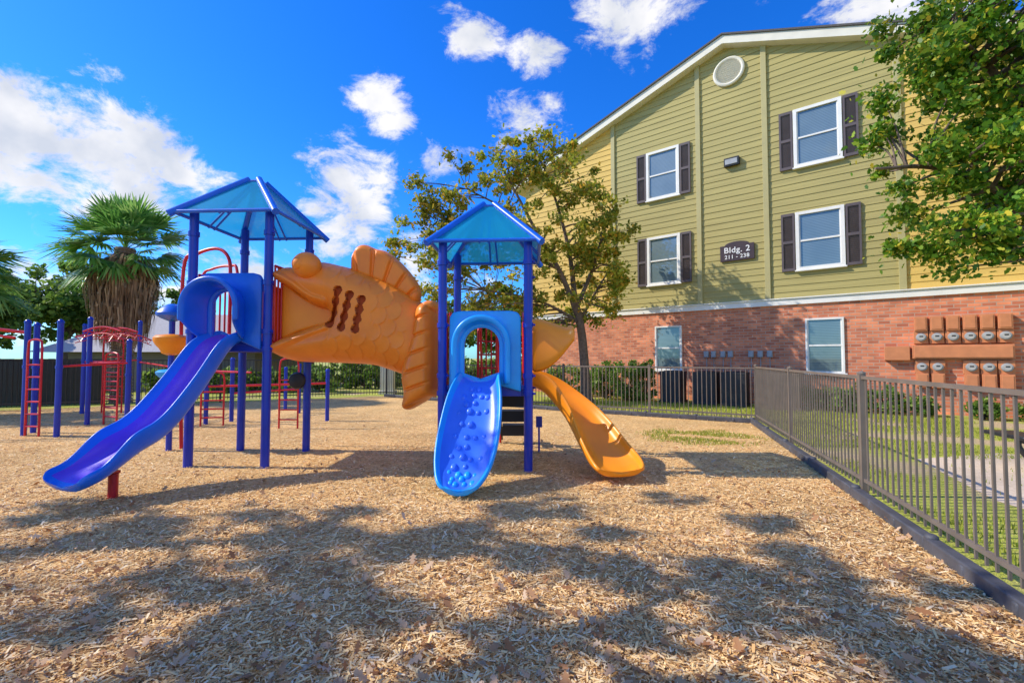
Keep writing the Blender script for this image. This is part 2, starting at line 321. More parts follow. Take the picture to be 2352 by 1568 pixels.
def flat_bits(n,ymin,ymax,lmin,lmax,wr,tilt,z0,z1,shape,pred,wide=1.45):
    y=ymin*np.exp(NR.random(n)*math.log(ymax/ymin)); x=(NR.random(n)*2-1)*(y*wide+.4)
    k=pred(x,y); x=x[k];y=y[k]; n=len(x)
    L=lmin+(lmax-lmin)*NR.random(n)**1.5; Wd=L*wr[0]+L*(wr[1]-wr[0])*NR.random(n)
    yaw=NR.random(n)*6.283; ta=(NR.random(n)-.5)*2*tilt; tb=(NR.random(n)-.5)*2*tilt
    ax=np.stack([np.cos(yaw)*np.cos(ta),np.sin(yaw)*np.cos(ta),np.sin(ta)],1)
    bx=np.stack([-np.sin(yaw)*np.cos(tb),np.cos(yaw)*np.cos(tb),np.sin(tb)],1)
    c=np.stack([x,y,z0+(z1-z0)*NR.random(n)],1)
    V=np.stack([c+ax*(L*p)[:,None]+bx*(Wd*q)[:,None] for p,q in shape],1)
    V[:,:,2]=np.maximum(V[:,:,2],.006); return V
inside=lambda x,y:(x<xfence(y)-.1)&(y<yfar(x)-.1)
V1=flat_bits(220000,1.6,11,.013,.047,(.12,.28),.35,.008,.024,[(-.5,-.5),(.5,-.4),(.5,.5),(-.5,.4)],inside)
V2=flat_bits(42000,1.6,13,.035,.068,(.13,.27),.28,.012,.030,[(-.5,-.5),(.5,-.35),(.46,.5),(-.5,.4)],inside)
o=np_mesh('wood_chips',np.concatenate([V1,V2]),4,'chip'); o['kind']='stuff'
leafshape=[(-.5,0),(-.3,.12),(-.25,.38),(-.08,.16),(.08,.45),(.18,.17),(.38,.3),(.5,0),(.38,-.3),(.18,-.17),(.08,-.45),(-.08,-.16),(-.25,-.38),(-.3,-.12)]
V=flat_bits(4200,1.6,9,.03,.085,(.6,.9),.6,.03,.044,leafshape,lambda x,y:inside(x,y)&(NR.random(len(x))<np.clip(1.3-y*.15,.12,1)))
V[:,:,2]+=NR.random(V.shape[:2])*.014
o=np_mesh('fallen_leaves',V,14,'dryleaf'); o['kind']='stuff'
def blades(n,xr,yr,pred,h0,h1,w=.006):
    x=xr[0]+(xr[1]-xr[0])*NR.random(n); y=yr[0]+(yr[1]-yr[0])*NR.random(n); k=pred(x,y); x=x[k];y=y[k]; n=len(x)
    h=h0+(h1-h0)*NR.random(n); a=NR.random(n)*6.283; b=NR.random(n)*6.283; s=.5*NR.random(n)
    c=np.stack([x,y,np.zeros(n)],1); d=np.stack([np.cos(a),np.sin(a),np.zeros(n)],1)*w
    t=c+np.stack([np.cos(b)*h*s,np.sin(b)*h*s,h],1); return np.stack([c-d,c+d,t],1)
pth=lambda x,y:(x>4.7+.0*y)&(x<8.4)&(y>1.5)&(y<6.2)
g1=blades(60000,(2.5,10),(1.5,12),lambda x,y:(x>xfence(y)+.15)&(~((pth(x,y))&(NR.random(len(x))<.96)))&(np.sin(x*2.3+1.3*np.sin(y*1.7))+np.sin(y*2.9+x)>-.6),.02,.06)
g2=blades(15000,(2.0,4.6),(6.7,9.0),lambda x,y:(((x-3.3)/1.2)**2+((y-7.9)/1.0)**2<1-.95*NR.random(len(x))**.7)&(np.sin(x*5+2*np.sin(y*4))+np.sin(y*7+x*2)>-.5)&inside(x,y),.02,.055,.009)
g3=blades(14000,(1.0,9),(9.5,15),lambda x,y:((x-5.29)*.516+(y-9.65)*.857>.2)&((x-10.3)*.624+(y-11.4)*.781<-1.2),.03,.09,.008)
o=np_mesh('grass_blades',np.concatenate([g1,g2,g3]),3,'blade'); o['kind']='stuff'
# ---------------------------------------------------------------- fences
def fence_panel(p0,p1,h,mk,grp,label):
    L=math.hypot(p1[0]-p0[0],p1[1]-p0[1]); a=math.atan2(p1[1]-p0[1],p1[0]-p0[0])
    e=empty('metal_fence',(p0[0],p0[1],0),label,'fence',a,grp)
    b=MB(); b.box((0,0,h/2+.01),(.055,.055,h+.02)); b.lathe([(.04,0),(.04,.01),(.0,.03)],(0,0,h+.02),4); b.build('post',mk,e,smooth=False)
    b=MB(); b.box((L/2,0,h-.02),(L-.055,.032,.032)); b.build('top_rail',mk,e,smooth=False)
    b=MB(); b.box((L/2,0,.16),(L-.055,.032,.032)); b.build('bottom_rail',mk,e,smooth=False)
    b=MB(); n=int(L/.098)
    for i in range(1,n): b.box((i*L/n+R.uniform(-.004,.004),0,(h-.04+.08)/2),(.015,.015,h-.04-.078))
    b.build('pickets',mk,e,smooth=False); return e
def run(p0,p1,n,h,mk,grp,label):
    for i in range(n):
        a=i/n; c=(i+1)/n
        fence_panel((p0[0]+(p1[0]-p0[0])*a,p0[1]+(p1[1]-p0[1])*a),(p0[0]+(p1[0]-p0[0])*c,p0[1]+(p1[1]-p0[1])*c),h,mk,grp,label)
run(FC,(1.9,-.5),4,1.22,'fence','metal fence around the playground','bronze metal picket fence panel beside the lawn')
run(FC,farpts[1],2,1.2,'fence','metal fence around the playground','bronze metal picket fence panel in front of the building')
run(farpts[1],farpts[2],3,1.2,'fencedark','metal fence around the playground','dark metal picket fence panel behind the playground')
run(farpts[2],farpts[3],4,1.35,'fencedark','metal fence around the playground','dark metal picket fence panel behind the climbing frame')
run(farpts[3],farpts[4],2,1.4,'fencedark','metal fence around the playground','dark metal picket fence panel beside the palm')
def boardfence(p0,p1,n):
    for i in range(n):
        a=(p0[0]+(p1[0]-p0[0])*i/n,p0[1]+(p1[1]-p0[1])*i/n); L=math.hypot(p1[0]-p0[0],p1[1]-p0[1])/n; an=math.atan2(p1[1]-p0[1],p1[0]-p0[0])
        b=MB(); k=int(L/.15)
        for j in range(k): h=1.38+R.uniform(-.015,.015); b.box(((j+.5)*L/k,0,h/2),(L/k-.008,.02,h))
        b.box((L/2,.03,.35),(L,.04,.08)); b.box((L/2,.03,1.1),(L,.04,.08))
        o=b.build('board_fence','fencedark',None,smooth=False,loc=(a[0],a[1],0),rz=an); tag(o,'dark board fence panel behind the metal fence','fence','dark board fence')
boardfence((-22,10.5),(-12.6,13.8),4)
def border(p0,p1,n):
    for i in range(n):
        x0=p0[0]+(p1[0]-p0[0])*i/n; y0=p0[1]+(p1[1]-p0[1])*i/n; L=math.hypot(p1[0]-p0[0],p1[1]-p0[1])/n; a=math.atan2(p1[1]-p0[1],p1[0]-p0[0])
        e=MB(); e.box((L/2,0,.055),(L-.008,.09,.10)); e.lathe([(.04,0),(.043,.10),(.04,.125),(.015,.135)],(.02,0,0),12)
        for q in(.33,.67): e.box((L*q,0,.05),(.05,.105,.08))
        o=e.build('border_timber','border',None,loc=(x0,y0,0),rz=a+R.uniform(-.006,.006),bevel=.012)
        tag(o,'dark grey plastic border timber edging the wood chips','playground border','border timbers along the fence')
off=.14
border((FC[0]-off,FC[1]-.1),(1.9-off,-.5),8)
border((FC[0]-off,FC[1]-.1),(1.39-.1,12.0-.2),4)
border((1.39-.1,12.0-.2),(-4.6,16.1),6)
# ---------------------------------------------------------------- building
WO=Vector((10.3,11.4,0)); WA=math.atan2(-.624,.781)
wr=Matrix.Rotation(WA,3,'Z')
def wl(x,y,z): return WO+wr@Vector((x,y,z))
B=empty('apartment_building',WO,'three-storey apartment building with olive and yellow siding over red brick','building',WA)
PK=-4.32; SLL=.325; SLR=.385; ZP=11.72
def zr(x): return ZP-(SLL*(PK-x) if x<PK else SLR*(x-PK))
XL,XR=-12.4,4.0
b=MB(); b.prism([(XL,0),(XR,0),(XR,3.0),(XL,3.0)],-.05,12); b.build('brick_wall','brick',B,smooth=False)
b=MB(); b.prism([(XL,3.0),(XR,3.0),(XR,zr(XR)-.1),(PK,ZP-.1),(XL,zr(XL)-.1)],.0,12); b.build('upper_wall','yellow',B,smooth=False)
def lap(x0,x1,mk,name):
    b=MB(); h=.20; z=3.15
    def clip(zz):
        a=max(x0,PK-(ZP-.08-zz)/SLL); c=min(x1,PK+(ZP-.08-zz)/SLR); return a,c
    while z<ZP-.1:
        z1=z+h; a0,c0=clip(z); a1,c1=clip(z1)
        if a1<c1 and a0<c0:
            b.add([(a0,-.028,z),(c0,-.028,z),(c1,-.012,z1),(a1,-.012,z1),(a0,-.006,z),(c0,-.006,z)],[(0,1,2,3),(4,5,1,0)])
        z=z1
    return b.build(name,mk,B,smooth=False)
lap(XL,-8.26,'yellow','yellow_siding'); lap(-8.26,-.147,'green','olive_siding'); lap(-.147,XR,'yellow','yellow_siding')
b=MB(); b.box((( XL+XR)/2,-.055,3.05),(XR-XL+.1,.11,.18)); b.box(((XL+XR)/2,-.075,3.15),(XR-XL+.12,.15,.03)); b.build('trim_band','white',B,smooth=False,bevel=.006)
for x in(-8.26,-5.18,-3.22,-.147):
    zt=zr(x)-.22; b=MB(); b.box((x,-.04,(3.18+zt)/2),(.15,.08,zt-3.18)); b.build('trim_board','olivetrim',B,smooth=False,bevel=.006)
XE0,XE1=XL-.5,XR+.5
b=MB()
b.prism([(XE0,zr(XE0)-.26),(PK,ZP-.26),(PK,ZP),(XE0,zr(XE0))],-.32,12.3); b.prism([(PK,ZP-.26),(XE1,zr(XE1)-.26),(XE1,zr(XE1)),(PK,ZP)],-.32,12.3)
rf=b.build('fascia','cream',B,smooth=False)
b=MB()
for s0,s1 in((XE0-.05,PK),(PK,XE1+.05)):
    b.prism([(s0,zr(s0)+.003),(s1,zr(s1)+.003),(s1,zr(s1)+.06),(s0,zr(s0)+.06)],-.37,12.35)
b.build('roof','shingle',B,smooth=False)
def window(xc,z0,z1,w,shut,first):
    f=MB(); t=.09 if first else .05; y=-.055
    f.box((xc-w/2+t/2,y,(z0+z1)/2),(t,.09,z1-z0)); f.box((xc+w/2-t/2,y,(z0+z1)/2),(t,.09,z1-z0))
    f.box((xc,y,z1-t/2),(w-2*t,.09,t)); f.box((xc,y,z0+t/2),(w-2*t,.09,t)); f.box((xc,y+.01,(z0+z1)/2),(w-2*t,.06,.05))
    if first: f.box((xc,y-.015,z0-.015),(w+.06,.12,.04))
    else: f.box((xc,y-.02,z0-.03),(w+.1,.11,.06))
    for s in(-1,1): f.box((xc+s*(w/2-t-.015),y+.01,(z0+z1)/2),(.03,.05,z1-z0-2*t))
    wnd=f.build('window','white',B,smooth=False,bevel=.004)
    g=MB(); yy=-.045 if first else -.058
    g.add([(xc-w/2+t,yy,z0+t),(xc+w/2-t,yy,z0+t),(xc+w/2-t,yy,z1-t),(xc-w/2+t,yy,z1-t)],[(0,1,2,3)]); g.build('glass','glass',wnd,smooth=False)
    if shut:
        for s in(-1,1):
            q=MB(); cx=xc+s*(w/2+.02+.17); W2=.34; zz=(z0+z1)/2; H=z1-z0
            for e in(-1,1): q.box((cx+e*(W2/2-.025),-.06,zz),(.05,.05,H))
            for zc in(z0+.04,zz,z1-.04): q.box((cx,-.06,zc),(W2-.1,.05,.08))
            for zc0,zc1 in((z0+.08,zz-.04),(zz+.04,z1-.08)):
                n=int((zc1-zc0)/.05)
                for i in range(n): q.box((cx,-.052,zc0+(i+.5)*(zc1-zc0)/n),(W2-.1,.010,.052),rot=Matrix.Rotation(.45,3,'X'))
            q.build('shutter','shutter',wnd,smooth=False)
for xc in(-6.38,-1.9):
    window(xc,3.95,5.66,1.16,True,True); window(xc,6.98,8.72,1.16,True,True)
window(-6.25,.98,2.50,.92,False,False); window(-1.85,.98,2.53,.9,False,False)
VZ=10.62; VX=-4.2
b=MB(); ring=[(VX+.42*math.cos(a),-.06,VZ+.42*math.sin(a)) for a in [i*math.pi/20 for i in range(40)]]
b.tube(ring,.055,8,closed=True); b.lathe([(.40,.02),(.40,.04)],(VX,-.01,VZ),40,axis='Y')
for i in range(-5,6):
    z=i*.068; w=2*math.sqrt(max(.38**2-z*z,.01)); b.box((VX,-.065,VZ+z),(w,.012,.055),rot=Matrix.Rotation(.7,3,'X'))
b.build('round_vent','cream',B)
sg=empty('building_sign',wl(-4.05,-.06,4.47),'dark brown building number sign with white lettering on the siding','sign',WA)
b=MB(); w=.49;pts=[(-w,0),(w,0),(w,.5)]+[(w*.72*math.cos(a),.5+.11*math.sin(a)) for a in [i*math.pi/10 for i in range(11)]]+[(-w,.5)]
b.prism(pts,-.03,.02); b.build('sign_board','sign',sg,smooth=False,bevel=.006)
def text(body,size,loc,parent,name,mk='letter',off=.003):
    c=bpy.data.curves.new('t','FONT'); c.body=body; c.size=size; c.align_x='CENTER'; c.extrude=.004; c.offset=off; c.space_character=1.08
    o=bpy.data.objects.new('t',c); COL.objects.link(o); dg=bpy.context.evaluated_depsgraph_get()
    me=bpy.data.meshes.new_from_object(o.evaluated_get(dg)); bpy.data.objects.remove(o); me.materials.clear(); me.materials.append(M[mk])
    q=bpy.data.objects.new(name,me); COL.objects.link(q); q.parent=parent; q.location=loc; q.rotation_euler=(math.pi/2,0,0); return q
text('Bldg. 2',.255,(0,-.038,.26),sg,'lettering',off=.003); text('211 - 238',.17,(0,-.038,.07),sg,'lettering',off=.002)
lt=MB(); lt.box((0,-.05,.14),(.46,.08,.24)); lt.prism([(-.22,.0),(.22,.0),(.22,.27),(-.22,.27)],-.16,-.06)
lt.box((0,-.17,.13),(.36,.02,.17),mi=1)
o=lt.build('wall_light',['black','grey'],None,loc=wl(-4.15,0,7.5),rz=WA,bevel=.01); tag(o,'dark rectangular flood light mounted on the olive siding','wall light')
mb=empty('electric_meter_bank',wl(-.1,-.05,0),'terracotta painted electric meter bank on the brick wall','meters',WA)
b=MB(); b.box((.95,-.09,1.55),(1.75,.18,.34)); b.box((.95,-.19,1.55),(1.69,.02,.28)); b.build('trough','meterbox',mb,smooth=False,bevel=.01)
b=MB(); b.box((-.22,-.09,1.52),(.5,.18,.36)); b.build('junction_box','meterbox',mb,smooth=False,bevel=.01)
def meter(x,z,up):
    b=MB(); b.box((x,-.05,z),(.27,.10,.32)); b.box((x,-.075,z+up*.34),(.24,.15,.36)); b.box((x,-.155,z+up*.34),(.19,.015,.3)); 
    m=b.build('meter_base','meterbox',mb,smooth=False,bevel=.008)
    b=MB(); b.lathe([(.10,.0),(.10,.04),(.095,.04),(.09,.08),(.05,.09)],(x,-.10,z),24,axis='Y'); g=b.build('meter_dial','grey',m)
    b=MB(); b.lathe([(.065,0),(.065,.004)],(x,-.191,z),20,axis='Y'); b.box((x,-.197,z+.02),(.07,.004,.03),mi=1); b.build('meter_face',['dial','black'],m)
for i in range(6): meter(.25+i*.29,1.92,1)
for i in (0,1,3,4,5): meter(.25+i*.29,1.18,-1)
for x in(-5.0,-4.78,-4.5,-4.28,-3.7,-3.45,-3.2):
    b=MB(); b.box((0,-.06,0),(.14,.10,.2)); b.box((0,-.115,0),(.11,.01,.17)); b.tube([(0,-.05,-.1),(0,-.05,-.7)],.012,6)
    o=b.build('electrical_disconnect','grey',None,loc=wl(x,-.05,1.52),rz=WA,bevel=.006); tag(o,'small grey electrical box on the brick wall','electrical box','electrical boxes on the brick wall')
def condenser(p,mk,lb,sc=.86):
    e=empty('air_conditioner',p,lb,'air conditioner',WA,'air conditioning units beside the wall'); e.scale=(sc,sc,1)
    b=MB(); b.box((0,0,.5),(.72,.72,.9)); b.box((0,0,.04),(.8,.8,.08)); b.box((0,0,.96),(.76,.76,.05))
    for i in range(20):
        for s,ax in((1,0),(-1,0),(1,1),(-1,1)):
            c=(0,s*.365,.13+i*.04) if ax else (s*.365,0,.13+i*.04); d=(.64,.014,.018) if ax else (.014,.64,.018); b.box(c,d)
    b.build('cabinet',mk,e,smooth=False)
    b=MB()
    for r in(.08,.14,.2,.26,.32): b.tube([(r*math.cos(a),r*math.sin(a),1.0) for a in [i*math.pi/12 for i in range(24)]],.006,4,closed=True)
    b.build('fan_grille','ac',e)
for x,y in((-5.75,-1.1),(-4.75,-1.1),(-3.95,-1.1)): condenser(wl(x,y,0),'ac','black outdoor air conditioning unit beside the brick wall')
condenser(wl(-2.7,-1.2,0),'actan','tan outdoor air conditioning unit beside the brick wall',1.0)
# ---------------------------------------------------------------- vegetation
def leaves(centers,radii,n,size,rng=NR,flat=1.0):
    k=len(centers); idx=rng.integers(0,k,n); C=np.array(centers)[idx]; rr=np.array(radii)[idx]
    g=rng.normal(size=(n,3)); g/=np.linalg.norm(g,axis=1)[:,None]; rad=rng.random(n)**.5
    P=C+g*(rad*rr)[:,None]*np.array([1,1,flat]); 
    a=rng.normal(size=(n,3)); a/=np.linalg.norm(a,axis=1)[:,None]
    b=np.cross(a,rng.normal(size=(n,3))); b/=np.linalg.norm(b,axis=1)[:,None]; c=np.cross(a,b)
    s=size*(.6+.8*rng.random(n)); s=s[:,None]
    sh=[(-.5,0,0),(-.1,.3,.06),(.12,.2,.02),(.3,.3,.06),(.5,0,0),(.3,-.3,.06),(.12,-.2,.02),(-.1,-.3,.06)]
    return np.stack([P+a*s*p+b*s*q+c*s*r for p,q,r in sh],1)
def ell_clusters(ells,k,rng):
    vol=np.array([e[1][0]*e[1][1]*e[1][2] for e in ells]); out=[]
    for e,vv in zip(ells,vol/vol.sum()):
        for _ in range(max(3,int(k*vv))):
            d=Vector((rng.gauss(0,1),rng.gauss(0,1),rng.gauss(0,1))).normalized()*rng.random()**.42
            out.append((e[0][0]+d.x*e[1][0],e[0][1]+d.y*e[1][1],e[0][2]+d.z*e[1][2]))
    return out
def tree(name,label,base,limbs,ells,k,cr,n,size,leafmat,group=None,seed=1,twig=.02,outl=0):
    rng=random.Random(seed); nr=np.random.default_rng(seed)
    e=empty(name,base,label,'tree',0,group); b=MB(); P=[]
    for pts,r0,r1 in limbs:
        c=catmull(pts,6); m=len(c); rr=[r0+(r1-r0)*(i/(m-1))**.8 for i in range(m)]
        if pts[0][2]<.05: rr[0]*=1.6; rr[1]*=1.2
        b.tube(c,rr,9); P+=[(q,rr[i]) for i,q in enumerate(c) if q.z>1.2]
    cl=ell_clusters(ells,k,rng)
    for c in cl:
        c=Vector(c); best=min(P,key=lambda q:(q[0]-c).length+(2 if q[0].z>c.z+.3 else 0)); s=best[0]
        mid=s.lerp(c,.5)+Vector((rng.uniform(-.2,.2),rng.uniform(-.2,.2),rng.uniform(-.05,.3)))*(c-s).length*.4
        pp=catmull([s,mid,c],4); m=len(pp); r0=min(best[1]*.7,twig*2.2); b.tube(pp,[r0+(.006-r0)*i/(m-1) for i in range(m)],5)
    b.build('trunk','bark',e)
    V=leaves(cl,[cr*rng.uniform(.6,1.25) for _ in cl],n,size,nr,.8)
    if outl:
        V2=leaves(cl,[cr*1.9]*len(cl),outl,size,nr); V=np.concatenate([V,V2])
    cr_=np_mesh('crown',V,8,leafmat,e); return e
tree('oak_tree','autumn oak with sparse yellow-green leaves in front of the building',(2.35,14.0,0),
 [([(0,0,0),(-.05,0,1.0),(-.15,0,2.2),(-.35,0,3.2)],.17,.12),([(-.2,0,2.6),(-.9,-.2,4.2),(-1.7,-.2,5.4),(-2.6,-.2,6.1),(-3.8,0,6.8)],.10,.02),
  ([(-.35,0,3.2),(-.5,.2,4.8),(-.9,.2,6.4),(-1.4,.2,7.8)],.10,.02),([(-.3,0,3.0),(.3,.2,4.4),(.6,.3,5.6)],.08,.02),([(-.9,-.2,4.2),(-2.2,-.5,4.7),(-4.0,-.6,5.0)],.07,.015),
  ([(-1.4,-.2,5.0),(-2.4,0,7.0),(-2.9,0,7.9)],.06,.015),([(-.3,0,2.6),(-1.6,-.3,3.2),(-3.2,-.3,3.5)],.06,.015),([(-.2,0,2.6),(.5,.6,3.7),(1.1,1.2,4.6)],.06,.015)],
 [((-1.6,0,7.35),(2.1,1.3,1.5)),((-4.4,-.2,6.3),(1.6,1.0,1.6)),((-5.1,-.2,4.6),(1.2,1.0,1.7)),((.3,-.1,5.4),(1.3,1.1,1.8)),((-1.9,-.3,4.6),(2.2,1.0,1.7)),((.5,-.2,3.9),(1.1,.9,1.0)),((1.0,1.0,4.3),(1.0,.8,1.5)),((-3.9,0,3.0),(1.8,1.0,1.4)),((-1.0,-.2,2.8),(1.8,.9,.9))],
 280,.27,20000,.115,'oak',seed=3,outl=5000)
tree('oak_tree','leafy green oak overhanging the lawn beside the building',(9.65,7.2,0),
 [([(0,0,0),(-.1,0,1.5),(-.2,0,3.0)],.2,.15),([(-.2,0,3.0),(-1.2,.1,4.0),(-2.4,.2,4.6),(-3.5,.2,4.6)],.12,.02),([(-.2,0,3.0),(-.8,.1,5.0),(-1.8,.1,6.5),(-2.8,.1,7.0)],.12,.02),([(-.2,0,3.0),(.6,0,5.0),(1,0,7)],.12,.03)],
 [((-2.1,.1,6.0),(1.6,1.3,1.7)),((-1.8,.1,4.4),(1.6,1.2,1.1)),((-2.6,.1,3.7),(.85,.9,.8)),((-1.3,0,7.2),(1.6,1.5,1.4)),((-.2,0,5.0),(1.5,1.5,2.2)),((-1.9,0,3.1),(1.05,.8,.55))],
 230,.32,31000,.095,'oakgreen',seed=8,outl=2600)
tree('oak_tree','large shade oak standing at the edge of the wood chips',(-11.5,3.2,0),
 [([(0,0,0),(0,0,2),(.1,0,4.5)],.3,.2),([(.1,0,4.5),(1.2,.5,6.2),(2.6,.8,7.0)],.14,.03),([(.1,0,4),(1.0,-1,5.8),(2.4,-1.2,7)],.14,.03),([(.1,0,4),(-.8,0,6),(-1.4,0,7.8)],.14,.03)],
 [((2.2,.6,7.6),(2.4,1.7,.9)),((-.4,.2,7.8),(2.8,2.0,1.3)),((1.2,-1.2,7.3),(2.6,1.4,.9)),((3.9,.2,7.4),(1.6,1.2,.7))],
 75,.26,4600,.15,'oakgreen',seed=21,outl=500)
tree('oak_tree','shade oak with spreading crown beside the wood chips',(-7.2,1.0,0),
 [([(0,0,0),(0,0,2),(.1,.2,3.6)],.26,.18),([(.1,.2,3.6),(1.2,.8,5.0),(2.6,1.4,5.8)],.13,.03),([(.1,.2,3.6),(.6,1.2,5.2),(1.4,2.4,6.2)],.13,.03),([(.1,.2,3.6),(-.8,.5,5.3),(-1.6,.5,6.4)],.13,.03),([(.1,.2,3.6),(1.6,-.2,5.0),(2.8,-.6,5.8)],.13,.03)],
 [((2.6,1.0,6.0),(1.9,1.2,.7)),((.4,1.6,6.4),(2.1,1.4,.8)),((-1.2,.6,6.2),(1.9,1.4,.9)),((3.6,-.2,5.9),(2.2,1.3,.7)),((1.0,-.4,6.2),(1.8,1.2,.8))],
 72,.26,4600,.14,'oakgreen',seed=33,outl=500)
def bgtree(locs):
    src=tree('broadleaf_tree','distant green tree beyond the playground fence',(locs[0][0],locs[0][1],0),
      [([(0,0,0),(.1,0,1.2),(0,0,2.6)],.2,.12),([(0,0,2.2),(.8,0,3.4),(1.4,.2,4.2)],.1,.03),([(0,0,2.2),(-.8,0,3.2),(-1.3,.2,4.4)],.1,.03)],
      [((0,0,4.0),(2.2,2.0,1.7)),((1.4,.2,3.0),(1.5,1.5,1.3)),((-1.5,-.2,2.9),(1.4,1.4,1.3))],90,.55,8500,.22,'bgleaf','trees beyond the fence',seed=5)
    kids=[c for c in src.children]
    src.scale=(locs[0][2],)*3; src.rotation_euler[2]=locs[0][3]
    for (x,y,s,a) in locs[1:]:
        q=dup(src,None,(x,y,0),a); q.scale=(s,s,s)
        for c in kids: 
            d=c.copy(); COL.objects.link(d); d.parent=q
bgtree([(-23.0,18.5,.95,0),(-26,17.5,1.0,1),(-30,24,1.2,2.2),(-22,29,1.0,3),(-12.5,28,.8,4),(-8,24,.7,.5),(-3.5,25,.8,1.5),(-.3,22,.85,2.7),(2.0,24,.9,5),(-5.8,30,.85,2),(-27,27,1.25,4.4),(-17,31,1.0,1.9)])
def shrub(p,rx,rz,n,size,label='green shrub growing at the foot of the wall'):
    rng=random.Random(int(abs(p[0]*97+p[1]*31))); nr=np.random.default_rng(abs(int(p[0]*100)))
    cl=[(rng.uniform(-rx,rx)*.8,rng.uniform(-rx,rx)*.6,rng.uniform(.1,rz)) for _ in range(26)]
    e=empty('shrub',(p[0],p[1],0),label,'shrub',0,'shrubs by the walls and fence')
    b=MB()
    for c in cl: b.tube([(0,0,0),(c[0]*.5,c[1]*.5,c[2]*.6),c],[.015,.01,.004],4)
    b.build('stem','bark',e); np_mesh('foliage',leaves(cl,[rx*.32]*len(cl),n,size,nr),8,'shrub',e)
for x,y,rx,rz,n in((-7.9,-1.5,.65,1.15,2400),(-7.1,-1.7,.6,1.1,2400),(-6.65,-1.2,.45,1.3,2000),(-8.9,-.9,.6,1.1,1500),(-2.0,-.9,.4,.55,1200),(-1.4,-.9,.5,.6,1400),(-.6,-.8,.45,.6,1200),(.1,-.8,.35,.45,800),(1.1,-.7,.35,.45,800),(1.9,-.7,.35,.4,700),(-9.9,-1.2,.7,1.0,1500)):
    p=wl(x,y,0); shrub((p.x,p.y),rx,rz,n,.085)
for i in range(10):
    shrub((-7.6+i*.95,20.5-i*.1),.7,1.25,900,.16,'rounded hedge shrub beyond the playground fence')
for i in range(5):
    shrub((-14+i*1.5,17.8+i*.2),.8,.9,900,.16,'rounded hedge shrub beyond the playground fence')
def palm(base,hz,nf,rl,skirt,seed,label):
    rng=random.Random(seed); e=empty('palm_tree',base,label,'palm tree',0)
    b=MB(); z=0;prof=[]
    while z<hz: 
        prof+= [(.30-.02*z/hz+.02*rng.random(),z),(.26,z+.08)]; z+=.1
    b.lathe(prof,(0,0,0),14); b.build('trunk','palmbark',e)
    def frond(az,el,L,out,petl,wide=2.6,droop=.5,ns=24,top=hz):
        d=Vector((math.cos(az)*math.cos(el),math.sin(az)*math.cos(el),math.sin(el))); side=Vector((-math.sin(az),math.cos(az),0)); up=d.cross(side)
        if up.z<0: up=-up
        s=Vector((0,0,top)); hub=s+d*petl+Vector((0,0,-.12*petl))
        w=side*.015
        out.append([s-w,s+w,hub+w,hub-w])
        tl=rng.uniform(-.35,.35); side2=(side*math.cos(tl)+up*math.sin(tl)).normalized()
        for i in range(ns):
            t2=-wide/2+wide*i/(ns-1)
            r=L*(1-.22*abs(t2)/(wide/2))*rng.uniform(.85,1.12)
            dd=(d*math.cos(t2)+side2*math.sin(t2)); nn=(side2*math.cos(t2)-d*math.sin(t2))
            wv=nn*(L*.038+.004); fold=up*(.035 if i%2 else -.035)
            m=hub+dd*r*.5+fold+Vector((0,0,-droop*r*.05)); tip=hub+dd*r+Vector((0,0,-droop*r*(.15+.5*rng.random())))
            out.append([hub-wv*.15,hub+wv*.15,m+wv,m-wv])
            out.append([m-wv,m+wv,tip+nn*.003,tip-nn*.003])
    g=[];dl=[]
    for i in range(nf):
        el=math.radians(88-122*(i/nf)+rng.uniform(-8,8)); frond(i*2.399+rng.uniform(-.3,.3),el,rl*rng.uniform(.42,.52),g,rl*rng.uniform(.36,.58),droop=.2+.5*(i/nf))
    np_mesh('crown',np.array([[list(p) for p in q] for q in g]),4,'palm',e)
    for i in range(skirt):
        az=rng.random()*6.283; z0=hz-.15-1.7*rng.random()**1.2; t=(hz-z0)/1.9; rad=(1.0-.38*t)*rng.uniform(.5,1.05)
        c=Vector((math.cos(az),math.sin(az),0)); sd=Vector((-c.y,c.x,0))*rng.uniform(.012,.035)
        tw=Vector((rng.uniform(-.1,.1),rng.uniform(-.1,.1),0))
        p0=c*.25+Vector((0,0,z0)); p1=c*rad*.8+Vector((0,0,z0-.25))+tw*.5; p2=c*rad+Vector((0,0,z0-.75))+tw; p3=c*rad*.85+Vector((0,0,z0-1.15-.4*rng.random()))+tw*1.6
        dl+=[[p0-sd*.5,p0+sd*.5,p1+sd,p1-sd],[p1-sd,p1+sd,p2+sd,p2-sd],[p2-sd,p2+sd,p3+sd*.1,p3-sd*.1]]
    if dl: np_mesh('dead_frond_skirt',np.array([[list(p) for p in q] for q in dl]),4,'dead',e)
palm((-12.3,14.0,0),4.85,58,2.1,2600,4,'fan palm with green crown and shaggy brown skirt')
palm((-13.9,10.6,0),3.6,38,1.9,900,9,'fan palm with drooping green fronds')
H=empty('house',(-15.0,21.5,0),'low house with grey shingle hip roof beyond the fence','house')
b=MB(); b.box((0,0,.9),(8,5,1.8)); b.build('wall','taupe',H,smooth=False)
b=MB(); b.add([(-5,-3.2,1.65),(5,-3.2,1.65),(5,3.2,1.65),(-5,3.2,1.65),(-2.6,0,3.5),(2.4,0,3.5)],[(0,1,5,4),(1,2,5),(2,3,4,5),(3,0,4),(3,2,1,0)]); b.build('roof','shinglegrey',H,smooth=False)
pl=MB(); pl.box((0,0,.85),(.5,.4,1.7)); pl.box((0,0,1.75),(.6,.5,.1)); pl.box((0,0,.06),(.6,.5,.12)); o=pl.build('gate_pillar','cream',None,loc=(-4.85,17.4,0),bevel=.01,smooth=False); tag(o,'cream masonry pillar behind the metal fence','pillar')
